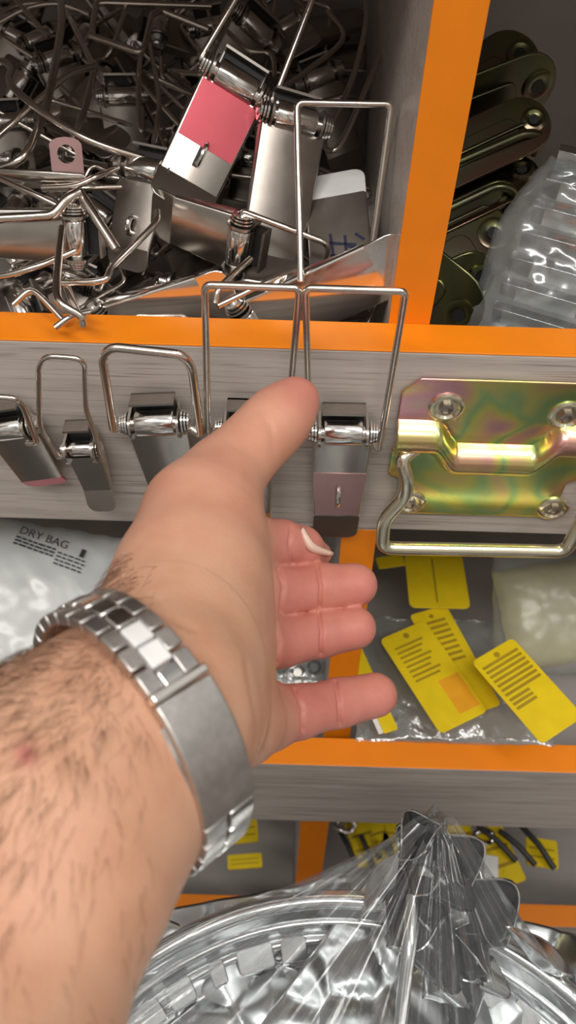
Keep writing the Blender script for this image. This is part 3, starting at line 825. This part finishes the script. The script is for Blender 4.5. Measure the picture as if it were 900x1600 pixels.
for (px, py, lb) in ((538, 1290, 'small shiny steel clip left in the lowest bin'), (755, 1308, 'small shiny steel clip right in the lowest bin')):
    q = PZ(px, py, -.60)
    tag(MB().tube([q + Vector((.010 * math.cos(a), .006 * math.sin(a), .003 * math.sin(2 * a))) for a in [2 * PI * k / 20 for k in range(20)]], .0028, 10, True).build('steel_clip', POLISH), lb, 'clip')
c = card([(760, 1336), (784, 1340), (778, 1376), (756, 1372)], -.585, 'small white tag shining in front of the yellow strips', mats=WHITEMARK, group='small tags in the lowest bin', hole=False, thick=.001)
dk = MB()
for k in range(3):
    a, b = PZ(530 + k * 34, 1296 + (k % 3) * 9, -.600), PZ(556 + k * 30, 1350 + (k % 2) * 14, -.606)
    tag(MB().tube([a, (a + b) / 2 + Vector((0, 0, .004)), b], .0026, 8).build('dark_gap_strip', DARK), 'dark gap strip across the yellow strips left of the film tip', 'strip', 'dark gap strips left in the lowest bin')  # dark strips standing in for shaded gaps between the yellow strips
for k in range(3):
    a, b = PZ(746 + k * 34, 1290 + (k % 2) * 8, -.598 + .001 * k), PZ(806 + k * 30, 1345 + k * 6, -.602 + .001 * k)
    tag(MB().tube([a, (a + b) / 2 + Vector((0, 0, .006)), b], .003, 8).build('dark_gap_strip', DARK), 'dark gap strip lying across the yellow strips right of the film tip', 'strip', 'dark gap strips in the lowest bin')  # more dark strips in place of shaded gaps

# ------------------------------------------------------------------ film-wrapped galvanised tub, bottom of the picture
TC = Vector((.038, -.345, -.27)); TR = .190
tub = thing('galvanised_tub', 'round galvanised steel tub wrapped in clear film, bottom of the picture', 'tub', (TC.x, TC.y, -1.0))
MT = Matrix.Translation(TC)
MB().lathe(MT, [(TR * .62, -.73), (TR * .72, -.728), (TR * .80, -.30), (TR * .965, -.012), (TR * .985, -.004), (TR * .975, -.002), (TR * .955, -.012), (TR * .80, -.05), (TR * .70, -.10), (.01, -.10)], 96).build('tub_wall', GALV, tub)
for rr_, zz_, wr_ in ((TR, 0, .0050), (TR * .955, -.012, .0026), (TR * .915, -.020, .0030), (TR * .865, -.030, .0028)):
    MB().tube([TC + Vector((rr_ * math.cos(2 * PI * k / 120), rr_ * math.sin(2 * PI * k / 120), zz_)) for k in range(120)], wr_, 12, True).build('rolled_rim', FOIL, tub)
for k in range(48):
    a = 2 * PI * k / 48 + .03
    if math.sin(a) < -.35: continue
    Mr = frame(TC + Vector((math.cos(a) * TR * .89, math.sin(a) * TR * .89, -.021)), (-math.sin(a), math.cos(a), 0), (math.cos(a), math.sin(a), .5), (0, 0, 1))
    w_ = .0045 + .003 * (k % 3)
    MB().prism(Mr, rrect(-w_, w_, -.006, .006, .002), -.002, .004).build('rim_tab', FOIL if k % 2 else GALV, tub, bevel=.0006)
# crumpled silver sheets filling it
def crumple(O, rx_, ry_, amp, seed, rot):
    R = Matrix.Rotation(rot, 3, 'Z')
    def f(u, v):
        x_, y_ = (u - .5) * 2, (v - .5) * 2
        q = Vector((x_ * rx_ * 30 + seed, y_ * ry_ * 30, seed))
        cells = noise.cell_vector(q)
        d = noise.voronoi(q)[0]
        return O + R @ Vector((x_ * rx_, y_ * ry_, amp * .6 * (d[1] - d[0]) + .5 * amp * noise.noise(q * .7)))
    return MB().grid(f, 46, 46)
for k, (px, py, a, b, rot, lb) in enumerate([(420, 1510, .055, .040, .2, 'crumpled silver sheet at left inside the wrapped tub'), (330, 1580, .050, .035, -.3, 'crumpled silver sheet nearest the forearm inside the tub'),
        (700, 1560, .060, .040, .5, 'crumpled silver sheet below the film tip inside the tub'), (850, 1570, .050, .040, -.2, 'crumpled silver sheet at the right edge inside the tub'), (560, 1600, .070, .040, .9, 'crumpled silver sheet at bottom middle inside the tub')]):
    q = PZ(px, py, -.300 + .004 * k)
    o = crumple(q, a, b, .016, 3.7 * k + 1, rot).build('silver_sheet', SHEET, smooth=True, solid=.0004)
    tag(o, lb, 'sheet')
# clear film gathered to a tip
wrap = thing('plastic_wrap', 'clear film gathered to a pointed tip over the round tub', 'film', (TC.x, TC.y, -.26))
AP = P(682, 1290, .405)
def cone(u, v):
    a = 2 * PI * u
    rim = TC + Vector((math.cos(a) * TR * 1.025, math.sin(a) * TR * 1.025, .003))
    fold = .5 + .5 * math.sin(a * 23 + 2 * math.sin(a * 5)); fold2 = noise.noise(Vector((math.cos(a) * 4, math.sin(a) * 4, 2.0)))
    t = v
    p_ = AP.lerp(rim, t)
    sag = -.026 * math.sin(PI * t) * (0.75 + .25 * fold2)
    rr_ = (1 - t) * .007
    off = Vector((math.cos(a), math.sin(a), 0)) * rr_ * (1 + .6 * math.sin(a * 5))
    return p_ + off + Vector((0, 0, sag + (fold - .5) * .010 * math.sin(PI * min(1, t * 1.15)) ** .8))
g = MB().grid(cone, 240, 40); g.build('film_sheet', CLEAR, wrap)
MB().grid(lambda u, v: AP + Vector((math.cos(2 * PI * u) * (.003 + .003 * v + .001 * math.sin(12 * PI * u)), math.sin(2 * PI * u) * (.003 + .003 * v), .012 * (1 - v) - .006 * v)), 40, 8).build('twisted_tip', BAGF, wrap)
# stiff dark folds under the tip
def leaf(p0, p1, width, bow, mat, nrm=None, name='film_fold'):
    ax = p1 - p0; L = ax.length; ax.normalize()
    nv = (nrm or (CAM - (p0 + p1) / 2)); nv = (nv - ax * nv.dot(ax)).normalized(); sd = ax.cross(nv)
    def f(u, v):
        s = (u - .5) * 2
        wv = width * math.sin(PI * min(.985, max(.015, v)) ** 1.25) ** 1.15
        return p0 + ax * (L * v) + sd * (s * wv) + nv * bow * math.sin(PI * v) * (1 - 1.1 * abs(s - .25 * math.sin(3 * v)))
    g = MB().grid(f, 14, 14).build(name, mat, wrap, solid=.0004)
    if mat is GREYFOIL:
        MB().tube([f(0.02, q / 16) for q in range(17)], .0007, 6).build('fold_edge_glint', FOIL, g)  # bright tubes imitate light caught along the fold's edge and crease
        MB().tube([f(.5 + .125 * math.sin(3 * q / 16), q / 16) + nv * .0004 for q in range(17)], .0005, 6).build('fold_crease_glint', FOIL, g)
    return g
rl = random.Random(11)
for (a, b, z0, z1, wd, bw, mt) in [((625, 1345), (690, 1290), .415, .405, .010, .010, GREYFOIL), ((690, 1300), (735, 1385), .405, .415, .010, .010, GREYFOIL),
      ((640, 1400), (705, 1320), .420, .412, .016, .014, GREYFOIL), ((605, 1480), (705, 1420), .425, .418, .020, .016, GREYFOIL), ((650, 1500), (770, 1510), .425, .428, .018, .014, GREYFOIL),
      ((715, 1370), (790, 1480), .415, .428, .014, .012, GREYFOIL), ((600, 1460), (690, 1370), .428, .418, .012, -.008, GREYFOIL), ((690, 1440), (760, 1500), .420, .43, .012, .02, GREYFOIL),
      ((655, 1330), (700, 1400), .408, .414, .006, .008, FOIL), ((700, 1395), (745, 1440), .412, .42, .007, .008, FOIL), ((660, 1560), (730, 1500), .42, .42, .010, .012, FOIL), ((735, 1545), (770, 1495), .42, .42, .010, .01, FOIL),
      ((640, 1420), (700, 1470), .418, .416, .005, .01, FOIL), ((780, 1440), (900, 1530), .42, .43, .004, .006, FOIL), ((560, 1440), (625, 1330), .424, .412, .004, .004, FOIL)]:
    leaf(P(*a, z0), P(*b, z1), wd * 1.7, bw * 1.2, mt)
MB().tube(smoothline([P(645, 1400, .412), P(640, 1470, .40), P(632, 1540, .395), P(622, 1640, .39)], 6), .0035, 12).build('rolled_seam', FOIL, wrap)

# ------------------------------------------------------------------ hand and forearm
# one smooth surface: rounded cones laid along the bones, blended, then skinned
def K(px, py, z, rpx):
    return np.array([(px - 450) / FPX * z, (py - 800) / FPX * z, z], np.float64), rpx * z / FPX
palm = [
    [(-190, 2050, .110, 280), (-62, 1660, .150, 216), (58, 1300, .182, 226), (150, 1190, .197, 180)],          # forearm
    [(150, 1190, .197, 180), (230, 1120, .214, 154), (272, 1020, .240, 128), (297, 905, .262, 108), (318, 805, .282, 84)],   # wrist to ball of the thumb
    [(318, 805, .282, 84), (352, 740, .297, 51), (400, 690, .307, 42), (438, 652, .313, 40), (464, 624, .318, 34)],         # thumb
    [(232, 1120, .214, 150), (320, 1130, .238, 78), (372, 1128, .262, 58), (412, 1122, .280, 48)],             # little finger side
    [(240, 1100, .222, 130), (330, 1030, .262, 80), (388, 1008, .296, 46)],
    [(240, 1080, .226, 120), (325, 960, .270, 80), (386, 930, .304, 44)],
    [(270, 1000, .240, 110), (330, 880, .280, 70), (388, 850, .308, 40)],
]
fingers = [
    [(412, 1122, .280, 47), (466, 1112, .291, 41), (530, 1098, .302, 37), (586, 1086, .308, 35)],
    [(388, 1012, .296, 42), (440, 1004, .308, 38), (500, 991, .318, 36), (554, 981, .322, 34)],
    [(386, 930, .304, 41), (440, 924, .314, 37.5), (500, 917, .322, 36), (556, 914, .326, 34)],
    [(388, 846, .308, 37), (440, 848, .318, 35), (472, 854, .325, 31), (500, 866, .334, 19)],
]
VOX = 0.0012
allp = [K(*q) for ch in palm + fingers for q in ch]
lo = np.array([-.085, -.065, .085]); hi = np.array([.060, .165, .350])
dims = np.ceil((hi - lo) / VOX).astype(int)
def chain_sdf(chs, k, out=None):
    d = None
    for ch in chs:
        for q0, q1 in zip(ch[:-1], ch[1:]):
            a, ra = K(*q0); b, rb = K(*q1)
            ab = b - a; L2 = float(ab @ ab)
            px_, py_, pz_ = GX - a[0], GY - a[1], GZ - a[2]
            t = np.clip((px_ * ab[0] + py_ * ab[1] + pz_ * ab[2]) / L2, 0, 1).astype(np.float32)
            dd = np.sqrt((px_ - t * ab[0]) ** 2 + (py_ - t * ab[1]) ** 2 + (pz_ - t * ab[2]) ** 2) - (ra + (rb - ra) * t)
            d = dd if d is None else smin(d, dd, k)
    return d
def smin(a, b, k):
    h = np.maximum(k - np.abs(a - b), 0) / k
    return np.minimum(a, b) - h * h * k * 0.25
ax = [np.linspace(lo[i], lo[i] + VOX * (dims[i] - 1), dims[i], dtype=np.float32) for i in range(3)]
GX, GY, GZ = ax[0][:, None, None], ax[1][None, :, None], ax[2][None, None, :]
D = chain_sdf(palm, 0.012)
DF = None
for ch in fingers:
    d1 = chain_sdf([ch], 0.003)
    DF = d1 if DF is None else smin(DF, d1, 0.0005)
D = smin(D, DF, 0.007)
D[0], D[-1], D[:, 0], D[:, -1], D[:, :, 0], D[:, :, -1] = 1, 1, 1, 1, 1, 1
def surface_nets(D):
    ins = D < 0
    nx, ny, nz = D.shape
    cs = np.zeros((nx - 1, ny - 1, nz - 1), np.int8)
    for i in (0, 1):
        for j in (0, 1):
            for k in (0, 1):
                cs += ins[i:nx - 1 + i, j:ny - 1 + j, k:nz - 1 + k]
    act = (cs > 0) & (cs < 8)
    idx = np.argwhere(act)
    num = -np.ones(act.shape, np.int64); num[act] = np.arange(len(idx))
    acc = np.zeros((len(idx), 3)); cnt = np.zeros(len(idx))
    cor = [(i, j, k) for i in (0, 1) for j in (0, 1) for k in (0, 1)]
    for a in cor:
        for ax_ in range(3):
            if a[ax_]: continue
            b = list(a); b[ax_] = 1
            va = D[idx[:, 0] + a[0], idx[:, 1] + a[1], idx[:, 2] + a[2]]; vb = D[idx[:, 0] + b[0], idx[:, 1] + b[1], idx[:, 2] + b[2]]
            cr = (va < 0) != (vb < 0)
            t = np.where(cr, va / np.where(cr, va - vb, 1), 0)
            p_ = np.array(a, float)[None] + np.zeros((len(idx), 3)); p_[:, ax_] += t
            acc[cr] += p_[cr]; cnt[cr] += 1
    V = (idx + acc / cnt[:, None]) * VOX + lo
    Q = []
    for ax_ in range(3):
        s0 = [slice(None)] * 3; s1 = [slice(None)] * 3
        s0[ax_] = slice(0, -1); s1[ax_] = slice(1, None)
        a_, b_ = ins[tuple(s0)], ins[tuple(s1)]
        e = np.argwhere(a_ != b_)
        u, v = (ax_ + 1) % 3, (ax_ + 2) % 3
        e = e[(e[:, u] > 0) & (e[:, v] > 0) & (e[:, u] < D.shape[u] - 1) & (e[:, v] < D.shape[v] - 1)]
        fl_ = a_[e[:, 0], e[:, 1], e[:, 2]]
        q = []
        for du, dv in ((1, 1), (0, 1), (0, 0), (1, 0)):
            c = e.copy(); c[:, u] -= du; c[:, v] -= dv
            q.append(num[c[:, 0], c[:, 1], c[:, 2]])
        q = np.stack(q, 1); q[~fl_] = q[~fl_][:, ::-1]; Q.append(q)
    return V, np.concatenate(Q)
V, Q = surface_nets(D)
del D, DF
def to_world(V):
    r_, u_, f_, c_ = (np.array(x_) for x_ in (RT, UP, F, CAM))
    return c_ + V[:, :1] * r_ - V[:, 1:2] * u_ + V[:, 2:3] * f_
me = bpy.data.meshes.new('person')
base = np.array(P(150, 1200, .2))
me.from_pydata((to_world(V) - base).tolist(), [], Q.tolist())
o = bpy.data.objects.new('person', me); COL.objects.link(o)
md = o.modifiers.new('s', 'SMOOTH'); md.factor = .5; md.iterations = 3
md = o.modifiers.new('d', 'SUBSURF'); md.levels = 1; md.render_levels = 1
bpy.context.view_layer.update()
me2 = bpy.data.meshes.new_from_object(o.evaluated_get(bpy.context.evaluated_depsgraph_get()))
o.modifiers.clear(); o.data = me2; bpy.data.meshes.remove(me); me = me2; me.name = 'person'
N = len(me.vertices)
co = np.empty(N * 3); me.vertices.foreach_get('co', co); co = co.reshape(-1, 3)
no = np.empty(N * 3); me.vertices.foreach_get('normal', no); no = no.reshape(-1, 3)
wc = co + base - np.array(CAM)
cx, cy, cz = wc @ np.array(RT), -(wc @ np.array(UP)), wc @ np.array(F)
PXv, PYv = 450 + FPX * cx / cz, 800 + FPX * cy / cz
facing = np.clip(-(no * (wc / np.linalg.norm(wc, axis=1, keepdims=True))).sum(1), 0, 1)
# skin creases: the flexion lines of fingers, palm and thumb
cre = [([(436, 889), (444, 915), (440, 956)], 3.0, .0011, .27), ([(496, 884), (502, 915), (500, 952)], 3.0, .0010, .27), ([(428, 895), (431, 920), (428, 960)], 3.0, .0006, .27),
       ([(430, 972), (438, 1005), (434, 1036)], 3.0, .0011, .27), ([(498, 955), (503, 985), (502, 1022)], 3.0, .0010, .27),
       ([(462, 1078), (474, 1105), (474, 1142)], 3.2, .0011, .25), ([(524, 1064), (530, 1095), (532, 1132)], 3.0, .0010, .25), ([(416, 1078), (424, 1110), (418, 1160)], 4, .0007, .24),
       ([(455, 825), (452, 850), (456, 882)], 3, .0006, .29), ([(383, 1040), (394, 1090), (404, 1130), (402, 1190)], 5, .0006, .20), 
       ([(405, 640), (424, 668), (428, 700)], 6, .0002, .25), ([(232, 955), (262, 965), (300, 985)], 8, .0005, .2), ([(208, 905), (226, 925), (250, 938)], 7, .0004, .2)]
push = np.zeros(N)
for pts, wpx, dep, zmin in cre:
    dm = np.full(N, 1e9)
    for (x0, y0), (x1, y1) in zip(pts[:-1], pts[1:]):
        dx, dy = x1 - x0, y1 - y0
        t = np.clip(((PXv - x0) * dx + (PYv - y0) * dy) / (dx * dx + dy * dy), 0, 1)
        dm = np.minimum(dm, np.hypot(PXv - x0 - t * dx, PYv - y0 - t * dy))
    push += dep * (1.25 if zmin > .24 else .7) * np.exp(-(dm / wpx) ** 2) * (facing > .05) * (cz > zmin)
# low bulges: tendons and veins on the forearm, pads of the finger tips
rel = np.zeros(N)
for i in range(N):
    if cz[i] < .23:
        rel[i] = .0012 * noise.noise(Vector((cx[i] * 30 + 5, cy[i] * 30, cz[i] * 14)))
co2 = co - no * (push - rel)[:, None]
me.vertices.foreach_set('co', co2.ravel())
# how rosy the skin is: fingers and finger pads redder than wrist and arm (the skin's own colour)
rosy = np.zeros(N)
for ch, (z_, g_) in zip(fingers, ((.30, 1), (.30, 1), (.30, 1), (.30, 1))):
    pts = [K(*q) for q in ch]
    dm = np.full(N, 1e9)
    p3 = np.stack([cx, cy, cz], 1)
    for (a, ra), (b, rb) in zip(pts[:-1], pts[1:]):
        ab = b - a; t = np.clip(((p3 - a) @ ab) / (ab @ ab), 0, 1)
        dm = np.minimum(dm, np.linalg.norm(p3 - a - t[:, None] * ab, axis=1) - ra)
    rosy = np.maximum(rosy, .85 * np.clip(1 - dm / .006, 0, 1))
    tip = pts[-1][0]; dt = np.linalg.norm(p3 - tip, axis=1)
    rosy = np.maximum(rosy, np.clip(1.05 - dt / .022, 0, 1))
tip = K(*palm[2][-1])[0]; rosy = np.maximum(rosy, .85 * np.clip(1.3 - np.linalg.norm(np.stack([cx, cy, cz], 1) - tip, axis=1) / .024, 0, 1))
rosy = np.maximum(rosy, .30 * np.clip((cz - .225) / .04, 0, 1))
spot = K(40, 1176, .15, 1)
att = me.attributes.new('rosy', 'FLOAT', 'POINT'); att.data.foreach_set('value', rosy.astype(np.float32))
spd = np.hypot(PXv - 40, PYv - 1176)
att = me.attributes.new('blotch', 'FLOAT', 'POINT'); att.data.foreach_set('value', (np.exp(-(spd / 18) ** 2) * (facing > 0)).astype(np.float32))
for p_ in me.polygons: p_.use_smooth = True
o.location = base
SK, t, b = newmat('skin')
n1, r1 = noise_ramp(t, 55, [(0.3, (0.60, 0.315, 0.20)), (0.5, (0.66, 0.365, 0.24)), (0.72, (0.69, 0.41, 0.275))], 4)
n2, r2 = noise_ramp(t, 70, [(0.3, (0.53, 0.165, 0.14)), (0.7, (0.60, 0.215, 0.175))], 3)
at = t.nodes.new('ShaderNodeAttribute'); at.attribute_name = 'rosy'
mxa = t.nodes.new('ShaderNodeMix'); mxa.data_type = 'RGBA'
t.links.new(at.outputs['Fac'], mxa.inputs[0]); t.links.new(r1.outputs[0], mxa.inputs[6]); t.links.new(r2.outputs[0], mxa.inputs[7])
at2 = t.nodes.new('ShaderNodeAttribute'); at2.attribute_name = 'blotch'
mxb = t.nodes.new('ShaderNodeMix'); mxb.data_type = 'RGBA'; mxb.inputs[7].default_value = (0.50, 0.16, 0.14, 1)
t.links.new(at2.outputs['Fac'], mxb.inputs[0]); t.links.new(mxa.outputs[2], mxb.inputs[6])
t.links.new(mxb.outputs[2], b.inputs['Base Color'])
b.inputs['Roughness'].default_value = 0.43
b.inputs['Specular IOR Level'].default_value = 0.35
b.inputs['Subsurface Weight'].default_value = 0.18
b.inputs['Subsurface Radius'].default_value = (1.0, 0.35, 0.2)
b.inputs['Subsurface Scale'].default_value = 0.004
n3 = t.nodes.new('ShaderNodeTexNoise'); n3.inputs['Scale'].default_value = 900; n3.inputs['Detail'].default_value = 2
cc = t.nodes.new('ShaderNodeTexCoord'); t.links.new(cc.outputs['Object'], n3.inputs['Vector'])
bump(t, b, n3.outputs[0], 0.25, 0.0004)
me.materials.clear(); me.materials.append(SK)
PERSON = tag(o, 'left hand and hairy forearm reaching up from the lower left, thumb raised, fingers spread', 'person')

# hairs on the forearm and the thumb-side of the wrist
HAIR = simple('dark_arm_hair', (0.13, 0.07, 0.04), 0.5)
rh = random.Random(3)
hb = MB()
cand = np.where((cz < .245) & (facing > -0.1))[0]
wgt = []
along = np.array(P(232, 1120, .214) - P(62, 1296, .182)); along /= np.linalg.norm(along)
HDIR = np.array(-UP * .9 - RT * .3)
tries = 0; made = 0
while made < 1500 and tries < 60000:
    tries += 1
    i = int(cand[rh.randrange(len(cand))])
    x_, y_ = PXv[i], PYv[i]
    arm = (cz[i] < .197 and x_ < 260 and x_ > -60)
    den = 0
    if arm:
        den = max(0.04, 1.0 - (x_ + .55 * (y_ - 1050)) / 330.0)
    elif x_ < 250 and 860 < y_ < 960:
        den = 0.5 if x_ < 215 else .1
    if rh.random() > den * (.35 + .9 * max(0, noise.noise(Vector((x_ * .03, y_ * .012, 4.0))) + .4)): continue
    p0 = co2[i] + base; nrm = no[i]
    L = rh.uniform(.004, .010)
    side = np.cross(along, nrm)
    d_ = HDIR + side * rh.uniform(-.45, .45)
    d_ = d_ - nrm * (d_ @ nrm); d_ /= (np.linalg.norm(d_) + 1e-9)
    bend = side * rh.uniform(-.15, .15)
    p1 = p0 + d_ * L * .5 + nrm * L * .13; p2 = p0 + (d_ + bend) * L + nrm * L * .08
    hb.tube([Vector(p0 - nrm * .0003), Vector(p1), Vector(p2)], .00006, 3, r1=.00002); made += 1
h_ = hb.build('arm_hair', HAIR, PERSON, smooth=False); h_['kind'] = 'stuff'
# pale nail edge of the index finger
nl = smoothline([P(472, 826, .314), P(480, 842, .313), P(492, 856, .315), P(520, 866, .326)], 5)
def nailf(u, v):
    i = min(len(nl) - 2, int(v * (len(nl) - 1))); fr = v * (len(nl) - 1) - i
    c_ = nl[i].lerp(nl[i + 1], fr)
    w_ = .0034 * math.sin(PI * (.12 + .8 * v)) ** .6
    return c_ + (RT * .55 - UP * -.83) * 0 + (RT * -.6 - UP * .8) * (w_ * (u - .35)) + F * (.0018 * (2 * u - 1) ** 2)
MB().grid(nailf, 8, 16).build('fingernail', NAIL, PERSON, solid=.0007)

# ------------------------------------------------------------------ steel watch bracelet
WC = P(212, 1142, .206); WRad = .0328
A = (RT * .69 + UP * .36 + F * .62).normalized()
e1 = (RT * .355 - UP * .935); e1 = (e1 - A * e1.dot(A)).normalized()
e2 = A.cross(e1)
if e2.dot(F) > 0: e2 = -e2
BW = .0148
watch = thing('wrist_watch', 'steel link watch bracelet with folding clasp worn on the wrist', 'watch', WC)
def wpt(th, s, r):
    # the bracelet is a little flatter across than along
    return WC + (e1 * math.cos(th) * 1.03 + e2 * math.sin(th) * .97) * r + A * s
def arc_block(t0, t1, s0, s1, r0, r1, name, mat, n=6, bevel=.0004):
    b_ = MB()
    vs = []
    for k in range(n + 1):
        th = t0 + (t1 - t0) * k / n
        vs += [wpt(th, s0, r0), wpt(th, s1, r0), wpt(th, s1, r1), wpt(th, s0, r1)]
    fs = []
    for k in range(n):
        a_, c_ = 4 * k, 4 * k + 4
        for q in range(4): fs.append((a_ + q, a_ + (q + 1) % 4, c_ + (q + 1) % 4, c_ + q))
    fs += [(0, 1, 2, 3), (4 * n + 3, 4 * n + 2, 4 * n + 1, 4 * n)]
    return b_.add(vs, fs).build(name, mat, watch, bevel=bevel)
step = .185
th = math.radians(109)
k = 0
while th < math.radians(330):
    g_ = .012
    arc_block(th + g_, th + step - g_, -BW * .5, -BW * .2, WRad, WRad + .0032, 'outer_link', BRUSHED, 3)
    arc_block(th + g_, th + step - g_, BW * .2, BW * .5, WRad, WRad + .0032, 'outer_link', BRUSHED, 3)
    cl = arc_block(th - .05 + g_, th + step - .05 - g_, -BW * .19, BW * .19, WRad + .0002, WRad + .0036, 'centre_link', WHITEREFL if k in (1, 2) else POLISH, 4)  # some polished links get their white reflection painted in
    if k in (1, 2): cl['label'] = 'centre link with painted white reflection'
    th += step; k += 1
arc_block(math.radians(56), math.radians(105.5), -BW * .53, BW * .53, WRad + .001, WRad + .0042, 'clasp_cover', BRUSHED, 12, .0005)
arc_block(math.radians(106), math.radians(109.5), -BW * .53, BW * .53, WRad + .0012, WRad + .0050, 'clasp_lip', POLISH, 3, .0005)
arc_block(math.radians(52), math.radians(105), -BW * .44, BW * .44, WRad - .0016, WRad + .0004, 'clasp_inner', POLISH, 10, .0004)
th = math.radians(55)
while th > math.radians(-40):
    g_ = .010
    arc_block(th - step + g_, th - g_, -BW * .5, -BW * .04, WRad, WRad + .0034, 'outer_link', BRUSHED, 3)
    arc_block(th - step + g_, th - g_, BW * .0, BW * .5, WRad, WRad + .0036, 'outer_link', POLISH, 3)
    th -= step
MB().tube([wpt(math.radians(a), -BW * .54, WRad + .0012) for a in range(62, 101, 4)], .0008, 8).build('clasp_spring_bar', POLISH, watch)
